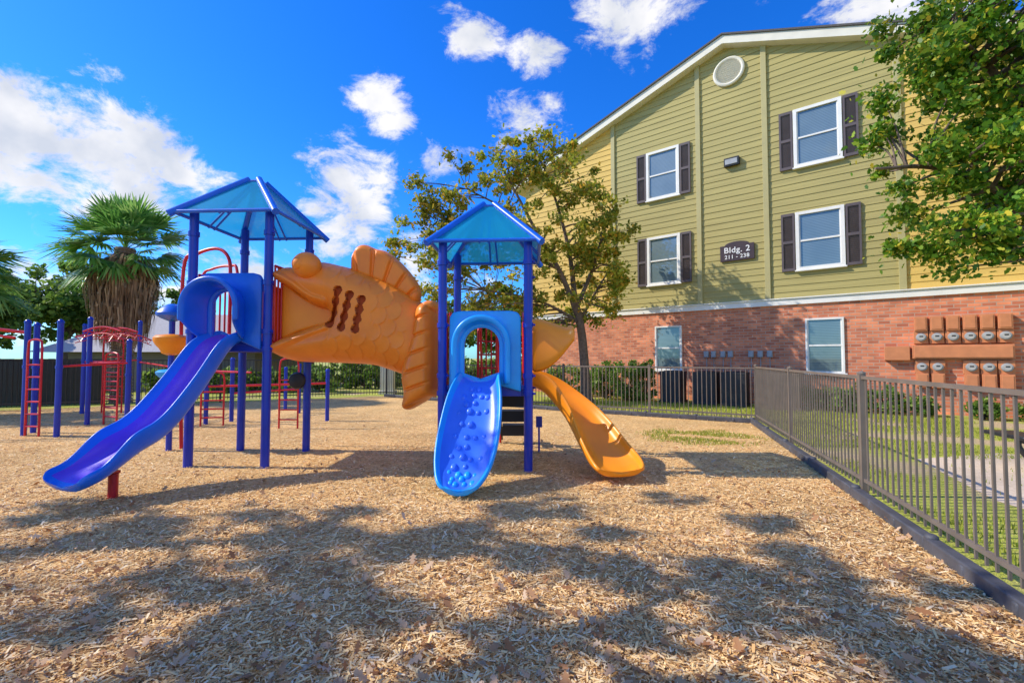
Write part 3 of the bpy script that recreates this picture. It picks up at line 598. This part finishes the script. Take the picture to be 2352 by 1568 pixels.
# ---------------------------------------------------------------- play structure
PS=empty('play_structure',(-2,6,0),'blue, red and orange play structure with towers, slides and fish tunnel','playground')
WLOC={}
def child(mbld,name,mats,origin,parent=None,**kw):
    parent=parent or PS
    pw=Vector(WLOC.get(parent.name,tuple(PS.location)))
    o=mbld.build(name,mats,parent,origin=origin,**kw); o.location=Vector(origin)-pw; WLOC[o.name]=tuple(origin); return o
def tower(cx,cy,hw,rot,deckz,eave,apex,rhw,label):
    ca,sa=math.cos(rot),math.sin(rot)
    def T(x,y,z=0): return (cx+x*ca-y*sa,cy+x*sa+y*ca,z)
    b=MB(); 
    rm=Matrix.Rotation(rot,3,'Z')
    b.box(T(0,0,deckz-.03),(2*hw-.06,2*hw-.06,.06),rot=rm)
    for s in(-1,1): b.box(T(s*(hw-.06),0,deckz-.08),(.05,2*hw-.1,.12),rot=rm); b.box(T(0,s*(hw-.06),deckz-.08),(2*hw-.16,.05,.12),rot=rm)
    dk=child(b,'deck','post',(cx,cy,0),smooth=False,bevel=.008); dk['label']=label
    for sx_ in(-1,1):
        for sy_ in(-1,1):
            b=MB(); p=T(sx_*hw,sy_*hw); b.tube([p,(p[0],p[1],eave+.1)],.054,18)
            for z in (deckz-.1,deckz+.12,deckz+.75,eave-.25):
                b.tube([(p[0],p[1],z-.03),(p[0],p[1],z+.03)],.066,18)
                b.tube([(p[0]+.06,p[1]-.03,z),(p[0]+.085,p[1]-.04,z)],.014,8)
            child(b,'post','post',(p[0],p[1],0),parent=dk)
    th=.10
    top=[T(x,y,apex) for x,y in((-th,-th),(th,-th),(th,th),(-th,th))]; ev=[T(x,y,eave) for x,y in((-rhw,-rhw),(rhw,-rhw),(rhw,rhw),(-rhw,rhw))]
    b=MB(); b.add(ev+top,[(i,(i+1)%4,(i+1)%4+4,i+4) for i in range(4)]+[(4,5,6,7)])
    rf=child(b,'roof','canopy',(cx,cy,eave),parent=dk,smooth=False)
    b=MB()
    for i in range(4):
        a=Vector(ev[i]); t=Vector(top[i]); d=(a-t).normalized(); b.tube([a+d*.06,a,t,t-d*.05],.045,14)
        b.tube([ev[i],ev[(i+1)%4]],.024,10); b.tube([top[i],top[(i+1)%4]],.02,8)
        c=Vector(ev[i]).lerp(Vector(ev[(i+1)%4]),.5); ct=Vector(top[i]).lerp(Vector(top[(i+1)%4]),.5)
        for q in(-.055,.055):
            sd=(Vector(ev[(i+1)%4])-Vector(ev[i])).normalized()*q; b.tube([c+sd-Vector((0,0,.03)),ct+sd*.6-Vector((0,0,.06))],.014,6)
        for q in range(1,9):
            x=a.lerp(t,q/9)+Vector((0,0,.042)); b.lathe([(.012,0),(.012,.008),(.005,.012)],x,6)
    child(b,'roof_frame','blue',(cx,cy,eave),parent=rf)
    return T,dk
T1,D1=tower(-3.63,6.24,.51,math.radians(-3),1.62,3.27,3.88,.67,'taller blue tower with canopy roof')
T2,D2=tower(-.31,6.1,.54,math.radians(-3),1.06,2.85,3.48,.68,'lower blue tower with canopy roof')
def arch(cx,hw,z0,z1,n=16,legs=6):
    pts=[]; zc=z1-hw
    for i in range(legs): pts.append((cx-hw,z0+(zc-z0)*i/legs))
    for i in range(n+1): a=math.pi-math.pi*i/n; pts.append((cx+hw*math.cos(a),zc+hw*math.sin(a)))
    for i in range(legs-1,-1,-1): pts.append((cx+hw,z0+(zc-z0)*i/legs))
    return pts
def rectloop(x0,x1,z0,z1,inner,rc=.08):
    pts=[]; n=len(inner)
    tot=(z1-z0)*2+(x1-x0)
    for i in range(n):
        s=tot*i/(n-1)
        if s<=z1-z0: pts.append((x0,z0+s))
        elif s<=z1-z0+x1-x0: pts.append((x0+s-(z1-z0),z1))
        else: pts.append((x1,z1-(s-(z1-z0)-(x1-x0))))
    out=[]
    for x,z in pts:
        dx=max(0,rc-(x-x0),rc-(x1-x)); dz=max(0,rc-(z1-z))
        if dx>0 and dz>0:
            sx_=-1 if x-x0<x1-x else 1; cxx=x0+rc if sx_<0 else x1-rc; v=Vector((x-cxx,z-(z1-rc))).normalized()*rc; x=cxx+v.x; z=z1-rc+v.y
        out.append((x,z))
    return out
def hood_panel(T,y,x0,x1,z0,z1,ax,ahw,az0,az1,mk,name,fx,fy,fhw,fz0,fz1,parent):
    inn=arch(ax,ahw,az0,az1); out=rectloop(x0,x1,z0,z1,inn,.10); n=len(inn); b=MB()
    v=[T(x,y,z) for x,z in inn]+[T(x,y,z) for x,z in out]
    b.add(v,[(i,i+1,i+1+n,i+n) for i in range(n-1)])
    o=child(b,name,mk,T(ax,y,z0),parent=parent,solid=.07,bevel=.02)
    b=MB(); secs=[]
    for t in(0,.3,.6,.85,1,1.0):
        e=t**.8; hw=ahw+.05+(fhw-ahw-.05)*e; secs.append([T(x,y+fy*t,z) for x,z in arch(ax+fx*t,hw,az0+(fz0-az0)*t**2,az1+.04+(fz1-az1-.04)*e)])
    lip=[T(x,y+fy*1.02,z) for x,z in arch(ax+fx,fhw+.035,fz0,fz1+.035)]; secs[-1]=lip
    back=[T(x,y+fy*.88,z) for x,z in arch(ax+fx*.9,fhw+.05,fz0+.01,fz1+.05)]; secs.append(back)
    v=[p for s in secs for p in s]; b.add(v,[(j*n+i,j*n+i+1,(j+1)*n+i+1,(j+1)*n+i) for j in range(len(secs)-1) for i in range(n-1)])
    child(b,'hood',mk,T(ax,y,z0),parent=o,solid=.03,subsurf=1)
    return o
hood_panel(T1,-.50,-.43,.43,1.5,2.50,-.04,.18,1.62,2.26,'blue','slide_entry_panel',-.02,-.34,.33,1.86,2.36,D1)
hood_panel(T2,-.53,-.45,.45,.98,1.99,-.04,.22,1.06,1.78,'sky_blue','slide_entry_panel',.0,-.14,.31,1.08,1.88,D2)
def slide(name,mk,st,parent,extra=None,sub=2,bed='bed'):
    pts=[Vector(s[0]) for s in st]; b=MB(); n=0; V=[]
    for i,(p,w,r) in enumerate(st):
        t=(pts[min(i+1,len(pts)-1)]-pts[max(i-1,0)]).normalized(); sd=t.cross(Vector((0,0,1))).normalized(); up=sd.cross(t).normalized()
        h=w/2
        sec=[(-h-.045,r-.025),(-h-.035,r+.012),(-h-.005,r+.012),(-h+.015,r*.55),(-h+.06,.035),(-h*.5,0),(0,-.005),(h*.5,0),(h-.06,.035),(h-.015,r*.55),(h+.005,r+.012),(h+.035,r+.012),(h+.045,r-.025),(h+.02,.02),(h-.03,-.05),(0,-.06),(-h+.03,-.05),(-h-.02,.02)]
        n=len(sec); V+=[Vector(p)+sd*a+up*c for a,c in sec]
    f=[];mi=[]
    for i in range(len(st)-1):
        for j in range(n):
            f.append((i*n+j,(i+1)*n+j,(i+1)*n+(j+1)%n,i*n+(j+1)%n)); mi.append(1 if (bed and 3<=j<=8 and i<len(st)-3) else 0)
    f.append(tuple(range(n))); f.append(tuple((len(st)-1)*n+j for j in range(n))[::-1]); mi+=[0,0]
    b.add(V,f,mi)
    if extra: extra(b)
    return child(b,name,[mk,bed] if bed else mk,tuple(pts[0]),parent=parent,subsurf=sub)
def spline_st(keys,m=3):
    P=catmull([k[0] for k in keys],m); Wd=catmull([(k[1],k[2],0) for k in keys],m)
    return [(tuple(P[i]),Wd[i].x,Wd[i].y) for i in range(len(P))]
k1=[]
prof=[(-.06,1.64),(.0,1.63),(.1,1.50),(.25,1.16),(.4,.86),(.52,.66),(.63,.54),(.74,.47),(.85,.36),(.95,.27),(1.03,.23),(1.07,.20)]
for t,z in prof:
    x=-3.68-.45*t; y=5.72-1.47*t
    w=.42+.10*max(0,min(1,t)); r=.17+.02*math.sin(t*3) if .05<t<.93 else .10
    if .8<t<.93: r=.13
    if t<0: w,r=.36,.12
    if t>1.05: w,r=.40,.04
    k1.append(((x,y,z),w,r))
slide('slide','slide_blue',spline_st(k1,2),D1)
b=MB(); b.tube([(-4.0,4.5,0),(-4.0,4.5,.24)],.042,14); b.box((-4.03,4.52,.25),(.10,.08,.03)); child(b,'slide_support','red',(-4.0,4.5,0),parent=D1)
k2=[]
for t,z,w,r in((-.05,1.10,.44,.12),(.03,1.07,.46,.14),(.15,.95,.54,.15),(.3,.78,.60,.13),(.5,.54,.62,.11),(.68,.35,.59,.10),(.82,.22,.52,.08),(.93,.14,.43,.07),(1.0,.10,.34,.05),(1.03,.09,.24,.02)):
    k2.append(((-.40-.13*t,5.52-1.08*t,z),w,r))
st2=spline_st(k2,2)
def bumps(b):
    rg=random.Random(4)
    for j in range(3,len(st2)-4):
        for e in (-.27,-.09,.09,.27):
            if (j%2) and abs(e)>.2: continue
            p,w,r=st2[j]; q=st2[j+1][0]; t=(Vector(q)-Vector(p)).normalized(); sd=t.cross(Vector((0,0,1))).normalized(); up=sd.cross(t)
            c=Vector(p)+sd*(e+(.09 if j%2 else 0)+rg.uniform(-.03,.03))*w+t*rg.uniform(0,.04); rad=rg.uniform(.028,.046); v=[];n=8
            for (rr,h) in((1,0),(.85,.5),(.45,.8)):
                for a in range(n): an=2*math.pi*a/n; v.append(c+(t*math.cos(an)*1.3+sd*math.sin(an))*rad*rr+up*(h*rad*1.0-.004))
            f=[(k*n+a,k*n+(a+1)%n,(k+1)*n+(a+1)%n,(k+1)*n+a) for k in range(2) for a in range(n)]+[tuple(2*n+a for a in range(n))]
            b.add(v,f,1 if j<len(st2)-7 else 0)
slide('bumpy_slide','sky_blue',st2,D2,extra=bumps,bed='bed2')
k3=[((.18,6.12,1.08),.42,.12),((.30,6.12,1.07),.46,.16),((.50,6.10,.97),.48,.17),((.70,6.02,.80),.49,.16),((.88,5.88,.62),.50,.15),((1.00,5.70,.45),.51,.14),((1.08,5.50,.31),.52,.13),((1.14,5.30,.21),.54,.12),((1.18,5.12,.16),.54,.10),((1.20,4.98,.145),.50,.06),((1.205,4.94,.135),.42,.03)]
slide('curved_slide','orange',spline_st(k3,2),D2,bed=None)
# bulky rounded hood of the curved slide: half barrel flaring away from the tower
b=MB(); n=15; secs=[]
for x,hw,z0,z1 in((.24,.33,1.20,1.90),(.32,.34,1.20,1.93),(.46,.36,1.24,1.90),(.60,.39,1.36,1.84),(.72,.42,1.52,1.80),(.78,.45,1.60,1.80),(.79,.47,1.62,1.84)):
    s=[]
    for i in range(n):
        a=math.pi*i/(n-1); y=6.10-hw*math.copysign(abs(math.cos(a))**.55,math.cos(a)); z=z0+(z1-z0)*abs(math.sin(a))**.55; s.append((x,y,z))
    secs.append(s)
v=[p for s in secs for p in s]; b.add(v,[(j*n+i,(j+1)*n+i,(j+1)*n+i+1,j*n+i+1) for j in range(len(secs)-1) for i in range(n-1)])
child(b,'slide_hood','orange',(.3,6,1.3),parent=D2,solid=.04,subsurf=1)
def barrier(T,p0,p1,z0,z1,n,mk,parent,name='guard_rail'):
    b=MB(); a=Vector(T(*p0)); c=Vector(T(*p1)); up=Vector((0,0,1))
    for z in(z0,z1): b.tube([a+up*z,c+up*z],.019,8)
    for i in range(n+1): q=a.lerp(c,i/n); b.tube([q+up*z0,q+up*z1],.013,6)
    return child(b,name,mk,tuple(a+up*z0),parent=parent)
barrier(T1,(.56,-.45),(.56,-.15),1.62,2.60,4,'red',D1); barrier(T1,(.51,.42),(.51,.25),1.68,2.55,2,'red',D1)
b=MB(); b.box(T1(.10,.5,2.03),(.50,.04,.80)); b.box(T1(.10,.475,2.03),(.4,.02,.66)); child(b,'side_panel','redorange',T1(.1,.5,2.0),parent=D1,bevel=.02)
b=MB(); b.box(T1(.50,.0,1.62),(.05,.9,.22)); b.box(T1(.50,-.26,2.0),(.03,.36,.70)); child(b,'side_panel','redorange',T1(.5,0,1.6),parent=D1,bevel=.015)
barrier(T1,(-.51,-.40),(-.51,.1),1.68,2.5,5,'red',D1)
barrier(T2,(-.18,.54),(.2,.54),1.12,1.95,5,'red',D2); 
b=MB()
for s in(-.50,.49): b.tube([T2(s,-.46,1.0),T2(s,-.46,1.95),T2(s*.97,-.3,2.0),T2(s*.97,-.3,1.0)],.019,8)
child(b,'hand_rail','red',T2(-.5,-.46,1.0),parent=D2)
b=MB(); 
for x in(-.23,.05): b.tube(catmull([T2(x,.56,1.0),T2(x,.58,1.7),T2(x,.7,1.85),T2(x,.95,1.5),T2(x,1.3,.0)],4),.019,8)
for z in(1.25,1.45,1.65): b.tube([T2(-.23,.58,z),T2(.05,.58,z)],.014,6)
child(b,'step_rail','red',T2(.0,.56,1),parent=D2)
b=MB()
for i in range(3): b.box(T2(.30,.75+i*.25,.82-i*.26),(.42,.24,.03)); b.box(T2(.30,.64+i*.25,.74-i*.26),(.42,.02,.15))
for s in(.07,.53): b.tube([T2(s,.6,.9),T2(s,1.35,.05)],.02,8)
child(b,'steps','black',T2(.3,.7,.5),parent=D2)
b=MB(); b.box((.40,6.6,.46),(.09,.05,.16)); b.tube([(.40,6.62,0),(.40,6.62,.5)],.016,8); child(b,'play_plate','post',(.40,6.6,0),parent=D2,bevel=.01)
b=MB(); b.tube(catmull([(-5.1,6.9,0),(-5.14,6.9,1.2),(-5.14,6.9,2.8),(-4.95,6.9,3.02),(-4.6,6.85,3.1),(-4.38,6.8,2.95),(-4.34,6.8,2.6),(-4.34,6.8,1.7)],6),.026,10)
b.tube(catmull([(-5.05,7.2,1.9),(-5.05,7.2,2.7),(-4.9,7.2,2.85),(-4.55,7.1,2.88),(-4.36,7.0,2.75),(-4.34,7.0,1.7)],5),.022,8)
child(b,'climber_rail','red',(-5.1,6.95,0),parent=D1)
PX,PY=-5.18,6.75
b=MB(); b.tube([(PX,PY,0),(PX,PY,2.2)],.04,12); child(b,'climber_pole','post',(PX,PY,0),parent=D1)
def pod(z,mk,pr):
    b=MB(); b.lathe(pr,(PX,PY,z),22); child(b,'step_pod',mk,(PX,PY,z),parent=D1)
pod(2.06,'blue',[(.05,-.10),(.14,-.06),(.20,-.02),(.21,.02),(.18,.06),(.12,.12),(.05,.16)])
pod(1.64,'orange',[(.05,-.20),(.12,-.17),(.15,-.10),(.20,-.04),(.23,.02),(.23,.07),(.20,.10),(.08,.12)])
pod(1.17,'sky_blue',[(.05,-.12),(.12,-.08),(.18,-.02),(.19,.02),(.15,.05),(.05,.06)])
b=MB(); b.lathe([(.05,-.02),(.11,0),(.13,.03),(.11,.07),(.02,.09)],(-3.22,6.7,1.06),20,axis='Y'); b.tube([(-3.22,6.72,1.06),(-3.05,6.77,1.06)],.02,8,mi=1); child(b,'play_wheel',['black','red'],(-3.22,6.7,1.06),parent=D1)
# ---------------------------------------------------------------- fish tunnel
FS=.00593; FY=6.05
def fz(u,v): return ((u-1176)*FS,1.4+(822-v)*FS)
def inflate(outline,Wf,Rf,relief,dark,res,sub=4,it=24):
    P=np.array([fz(*p) for p in outline]); 
    Q=[Vector((a,b,0)) for a,b in P]; sm=[]
    n=len(Q)
    for i in range(n):
        a,b_,c,d=Q[i-1],Q[i],Q[(i+1)%n],Q[(i+2)%n]
        for j in range(sub):
            t=j/sub; sm.append(.5*((2*b_)+(c-a)*t+(2*a-5*b_+4*c-d)*t*t+(3*b_-a-3*c+d)*t**3))
    P=np.array([(q.x,q.y) for q in sm]); A=P; Bq=np.roll(P,-1,0)
    x0,z0=P.min(0)-res*2; x1,z1=P.max(0)+res*2
    xs=np.arange(x0,x1,res); zs=np.arange(z0,z1,res); X,Z=np.meshgrid(xs,zs,indexing='ij'); pt=np.stack([X.ravel(),Z.ravel()],1)
    ins=np.zeros(len(pt),bool); best=np.full(len(pt),1e9); bp=np.zeros_like(pt)
    for a,c in zip(A,Bq):
        cond=((a[1]>pt[:,1])!=(c[1]>pt[:,1])); xi=(c[0]-a[0])*(pt[:,1]-a[1])/((c[1]-a[1]) if c[1]!=a[1] else 1e-9)+a[0]; ins^=cond&(pt[:,0]<xi)
        ab=c-a; t=np.clip(((pt-a)@ab)/(ab@ab+1e-12),0,1); pr=a+t[:,None]*ab; d=np.hypot(*(pt-pr).T); m=d<best; best[m]=d[m]; bp[m]=pr[m]
    nx,nz=len(xs),len(zs)
    I=ins.reshape(nx,nz); cell=I[:-1,:-1]&I[1:,:-1]&I[1:,1:]&I[:-1,1:]
    used=np.zeros((nx,nz),int)
    used[:-1,:-1]+=cell;used[1:,:-1]+=cell;used[1:,1:]+=cell;used[:-1,1:]+=cell
    bnd=(used>0)&(used<4); bf=bnd.ravel(); co=pt.copy(); co[bf]=bp[bf]
    dist=np.where(ins,best,0); dist[bf]=0
    uu=co[:,0]/FS+1176; vv=822-(co[:,1]-1.4)/FS
    Wv=Wf(uu,vv); q=np.clip(dist/Rf(uu,vv),0,1); prof=np.sqrt(np.clip(1-(1-q)**2,0,1))
    h2_=(prof**2).reshape(nx,nz); 
    for _ in range(it):
        S=h2_.copy(); S[1:-1,1:-1]=(h2_[1:-1,1:-1]*4+h2_[2:,1:-1]+h2_[:-2,1:-1]+h2_[1:-1,2:]+h2_[1:-1,:-2])/8
        h2_=np.where(used==4,S,h2_)
    h=Wv*np.sqrt(np.clip(h2_.ravel(),0,1)); dk=dark(uu,vv) if dark else np.zeros(len(pt),bool)
    h2=h+relief(uu,vv)*np.clip(best/.05,0,1); h2=np.where(dk,h2-.07,h2)
    idx=-np.ones(nx*nz,int); ids=np.nonzero(used.ravel()>0)[0]; idx[ids]=np.arange(len(ids)); m=len(ids)
    v=[(co[i,0],FY-h2[i],co[i,1]) for i in ids]
    v2=[]; bidx={}
    for i in ids:
        if bf[i]: bidx[i]=idx[i]
        else: bidx[i]=m+len(v2); v2.append((co[i,0],FY+h[i],co[i,1]))
    f=[];mi=[]
    for i,j in zip(*np.nonzero(cell)):
        a=i*nz+j;b_=(i+1)*nz+j;c=(i+1)*nz+j+1;d=i*nz+j+1
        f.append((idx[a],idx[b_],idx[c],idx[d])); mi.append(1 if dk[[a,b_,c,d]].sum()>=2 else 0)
        f.append((bidx[a],bidx[d],bidx[c],bidx[b_])); mi.append(0)
    o=MB(); o.v=v+v2; o.f=[tuple(int(k) for k in q) for q in f]; o.mi=mi; return o
body=[(638,636),(643,622),(656,615),(675,614),(700,617),(718,612),(742,602),(775,608),(815,618),(860,634),(900,650),(940,672),(965,692),(985,710),(998,728),(1000,770),(1000,830),(980,856),(935,860),(900,850),(860,838),(800,834),(740,832),(690,830),(655,822),(636,810),(630,798),(638,785),(662,772),(700,758),(735,745),(757,737),(766,725),(757,714),(735,708),(714,696),(695,681),(672,666),(650,655),(640,646)]
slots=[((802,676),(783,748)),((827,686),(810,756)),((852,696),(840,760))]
def dpoly(u,v,P):
    best=np.full(len(u),1e9); p=np.stack([u,v],1)
    for a,b_ in zip(P[:-1],P[1:]):
        a=np.array(a,float);b_=np.array(b_,float);ab=b_-a;t=np.clip(((p-a)@ab)/(ab@ab),0,1); best=np.minimum(best,np.hypot(*(p-(a+t[:,None]*ab)).T))
    return best
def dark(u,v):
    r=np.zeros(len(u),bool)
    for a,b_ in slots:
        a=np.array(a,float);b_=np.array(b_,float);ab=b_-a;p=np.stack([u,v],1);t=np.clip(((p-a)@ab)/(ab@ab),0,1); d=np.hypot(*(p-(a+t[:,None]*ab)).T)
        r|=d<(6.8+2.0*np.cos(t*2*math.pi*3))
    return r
lipU=[(652,640),(675,650),(700,666),(720,682),(740,694),(762,700)]; lipL=[(650,802),(674,790),(708,776),(742,762),(772,752)]
def scales(u,v):
    x=(u*.95+v*.31); y=(-u*.31+v*.95); out=np.zeros(len(u))
    cw=26.; sp_=38.; col=np.floor(x/cw)
    for k in(0,-1):
        c=col+k; dx=x-c*cw; dy=((y+(c%2)*sp_/2)%sp_)-sp_/2; d=np.hypot(dx,dy*.95)
        # each scale rises towards its rounded rear edge then steps down
        out=np.maximum(out,np.where((d<21)&(dx>-2),(d/21)**3,0)*(np.abs(dy)<sp_*.5))
    mask=np.clip((u-868)/12,0,1)*np.clip((950-u)/15,0,1)+np.clip((u-765)/20,0,1)*np.clip((662-v+(u-800)*.3)/12,0,1)*np.clip((880-u)/10,0,1)+np.clip((u-770)/15,0,1)*np.clip((v-768)/10,0,1)*np.clip((870-u)/10,0,1)
    lips=.075*np.exp(-(dpoly(u,v,lipU)/10)**4)+.075*np.exp(-(dpoly(u,v,lipL)/10)**4)
    return out*.016*np.clip(mask,0,1)+lips
Wb=lambda u,v:np.interp(u,[630,700,770,850,930,1000],[.31,.38,.45,.43,.36,.30])
Rb=lambda u,v:np.interp(u,[630,690,760,850,1000],[.13,.18,.34,.40,.36])
fish=child(inflate(body,Wb,Rb,scales,dark,.0085,it=110),'fish_tunnel',['fish','fishdark'],(fz(800,740)[0],FY,fz(800,740)[1]),ang=80); fish['label']='orange fish shaped crawl tunnel with open mouth'
mouth=[(648,646),(672,658),(704,682),(738,700),(772,706),(776,746),(738,752),(690,766),(648,784),(644,750),(643,700)]
child(inflate(mouth,lambda u,v:np.interp(u,[640,770],[.10,.04]),lambda u,v:.05+0*u,lambda u,v:0*u,None,.012,it=3),'mouth_tunnel','mouth',(fz(690,720)[0],FY,fz(690,720)[1]),parent=fish,ang=70)
fin=[(812,632),(806,595),(813,572),(835,560),(862,570),(888,577),(918,600),(945,630),(962,655),(967,680),(955,702),(920,680),(870,655)]
def fr(u,v):
    a=np.arctan2(v-760,u-850); s=np.sin(a*24); return -.045*np.exp(-((1-s)/.22)**2)
child(inflate(fin,lambda u,v:.16+0*u,lambda u,v:.09+0*u,fr,None,.0085,it=20),'dorsal_fin','fish',(fz(880,630)[0],FY,fz(880,630)[1]),parent=fish,ang=80)
tail=[(958,712),(980,694),(1000,706),(1006,740),(1006,895),(992,912),(968,928),(942,940),(928,930),(932,902),(927,865),(932,825),(948,775)]
def tr(u,v):
    s=np.sin(v*.17+(u-930)*.06); return (-.045*np.exp(-((1-s)/.18)**2))*np.clip((1000-u)/20,0,1)*np.clip((u-935)/15,0,1)
child(inflate(tail,lambda u,v:.41+0*u,lambda u,v:.16+0*u,tr,None,.0085,it=20),'tail_fin','fish',(fz(965,820)[0],FY,fz(965,820)[1]),parent=fish,ang=80)
nub=[(968,700),(985,690),(1006,694),(1012,712),(1000,722),(978,718)]
child(inflate(nub,lambda u,v:.30+0*u,lambda u,v:.08+0*u,lambda u,v:0*u,None,.015,it=3),'upper_tail_knob','fish',(fz(990,706)[0],FY,fz(990,706)[1]),parent=fish)
def sph(c,r,mk,name,par,sc=(1,1,1)):
    b=MB(); n=24; prof=[(r*math.sin(math.pi*i/14)+.0005,-r*math.cos(math.pi*i/14)) for i in range(15)]
    b.lathe(prof,(0,0,0),n); b.v=[(c[0]+x*sc[0],c[1]+y*sc[1],c[2]+z*sc[2]) for x,y,z in b.v]; return child(b,name,mk,c,parent=par,ang=80)
for s in(-1,1):
    ex,ez=fz(731,630)
    e_=sph((ex,FY+s*.38,ez+.05),.17,'fish','eye',fish,(1.05,1.0,1.0))
    sph((ex-.05,FY+s*.50,ez+.05),.085,'fish','pupil',e_,(1,.75,1))
# ---------------------------------------------------------------- climbing frame
CF=empty('climbing_frame',(-8.9,9.3,0),'blue and red overhead ladder climbing frame on wood chips','climbing frame'); WLOC[CF.name]=(-8.9,9.3,0)
posts=[(-8.80,8.05,2.03),(-8.95,8.35,2.0),(-8.05,7.9,2.02),(-8.9,9.35,2.2),(-7.85,9.1,1.72),(-9.4,11.2,2.28),(-10.8,11.2,2.2)]
for x,y,h in posts:
    b=MB(); b.tube([(x,y,0),(x,y,h)],.044,14); b.lathe([(.050,0),(.050,.03),(.03,.06),(.01,.07)],(x,y,h),14); b.tube([(x,y,h*.6),(x,y,h*.6+.05)],.054,14); child(b,'post','post',(x,y,0),parent=CF)
def ladder(p0,p1,h,n):
    b=MB(); a=Vector((*p0,0)); c=Vector((*p1,0)); up=Vector((0,0,1))
    pts=catmull([a,a+up*h*.5,a+up*(h-.12),a.lerp(c,.2)+up*h,a.lerp(c,.8)+up*h,c+up*(h-.12),c+up*h*.5,c],4); b.tube(pts,.018,8)
    for i in range(n): z=.18+i*(h-.4)/n; b.tube([a+up*z,c+up*z],.015,8)
    return b
for p0,p1,h in(((-8.72,8.0),(-8.42,7.95),1.72),((-8.6,9.4),(-8.15,9.2),1.5),((-10.4,11.3),(-9.9,11.3),1.9)):
    child(ladder(p0,p1,h,6),'ladder','red',(p0[0],p0[1],0),parent=CF)
def overhead(a,c,z,w,arc):
    b=MB(); a=Vector((*a,z)); c=Vector((*c,z)); d=(c-a).normalized(); s=Vector((-d.y,d.x,0))*w/2
    L=[a.lerp(c,i/12)+Vector((0,0,arc*math.sin(math.pi*i/12))) for i in range(13)]
    for q in(-1,1):
        b.tube([p+s*q for p in L],.016,8); b.tube([p+s*q-Vector((0,0,.13)) for p in L],.010,6)
        b.tube([L[i]+s*q-Vector((0,0,.13 if i%2 else 0)) for i in range(13)],.007,5)
    for i in range(0,13,3): b.tube([L[i]-s,L[i]+s],.010,6)
    return b
child(overhead((-8.9,9.35),(-9.4,11.2),1.85,.5,.12),'overhead_ladder','red',(-9.1,10.2,1.85),parent=CF)
child(overhead((-8.85,9.35),(-7.95,9.2),1.95,.35,.09),'overhead_ladder','red',(-8.4,9.2,1.9),parent=CF)
b=MB(); b.tube(catmull([(-8.8,8.05,1.86),(-9.6,7.9,1.95),(-10.4,7.8,1.98),(-11.6,7.6,1.9)],5),.028,8); b.tube(catmull([(-8.8,7.85,1.76),(-9.6,7.7,1.85),(-10.4,7.6,1.88),(-11.6,7.4,1.8)],5),.022,8); child(b,'overhead_bar','red',(-10,7.9,1.9),parent=CF)
b=MB(); b.tube([(-9.4,11.2,1.3),(-7.1,9.9,1.12),(-5.4,9.2,1.1)],.022,8); b.tube([(-10.8,11.2,1.3),(-9.4,11.2,1.35)],.02,8)
b.tube([(-8.05,7.9,1.25),(-7.85,9.1,1.3)],.02,8); b.tube([(-8.9,9.35,1.3),(-7.85,9.1,1.3)],.02,8); child(b,'cross_bar','red',(-8,10,1.2),parent=CF)
BC=empty('low_climber',(-5.6,10,0),'low blue and red balance climber behind the tower','climbing frame'); WLOC[BC.name]=(-5.6,10,0)
for x,y,h in((-6.16,9.8,1.35),(-6.45,9.4,1.0),(-6.1,12,1.1),(-5.4,11.3,1.2),(-4.1,9.9,1.1)):
    b=MB(); b.tube([(x,y,0),(x,y,h)],.042,12); b.lathe([(.048,0),(.048,.03),(.03,.06)],(x,y,h),12); child(b,'post','post',(x,y,0),parent=BC)
b=MB(); b.tube([(-6.5,9.4,.8),(-5.4,9.5,.82),(-4.1,9.9,.84)],.024,8); b.tube([(-6.16,9.8,.62),(-5.4,11.3,.62)],.022,8); child(b,'beam','red',(-5,9.7,.8),parent=BC)
child(ladder((-4.62,8.85),(-4.25,8.85),1.38,5),'ladder','red',(-4.6,8.85,0),parent=BC)
child(ladder((-6.35,9.1),(-5.95,9.2),1.1,4),'ladder','red',(-6.3,9.1,0),parent=BC)
# picnic table
TX,TY=7.05,5.3
PT=empty('picnic_table',(TX,TY,0),'black perforated metal picnic table on the lawn path','picnic table'); WLOC[PT.name]=(TX,TY,0)
b=MB(); b.lathe([(.58,0),(.6,.01),(.6,.05),(.57,.06)],(TX,TY,.70),28); child(b,'table_top','black',(TX,TY,.70),parent=PT)
for i in range(3):
    a=math.pi*.93+i*2.09; cx,cy=TX+.85*math.cos(a),TY+.85*math.sin(a)
    b=MB(); b.box((cx,cy,.45),(.34,.6,.05),rz=a); child(b,'seat','black',(cx,cy,.45),parent=PT,bevel=.015)
    b=MB(); b.tube(catmull([(cx,cy,.44),(cx,cy,.3),(TX+.7*math.cos(a),TY+.7*math.sin(a),.1),(TX+.6*math.cos(a),TY+.6*math.sin(a),.0)],5),.03,8); b.tube(catmull([(cx,cy,.40),(TX+.5*math.cos(a),TY+.5*math.sin(a),.3),(TX+.1*math.cos(a),TY+.1*math.sin(a),.68)],5),.03,8)
    child(b,'leg','black',(cx,cy,0),parent=PT)
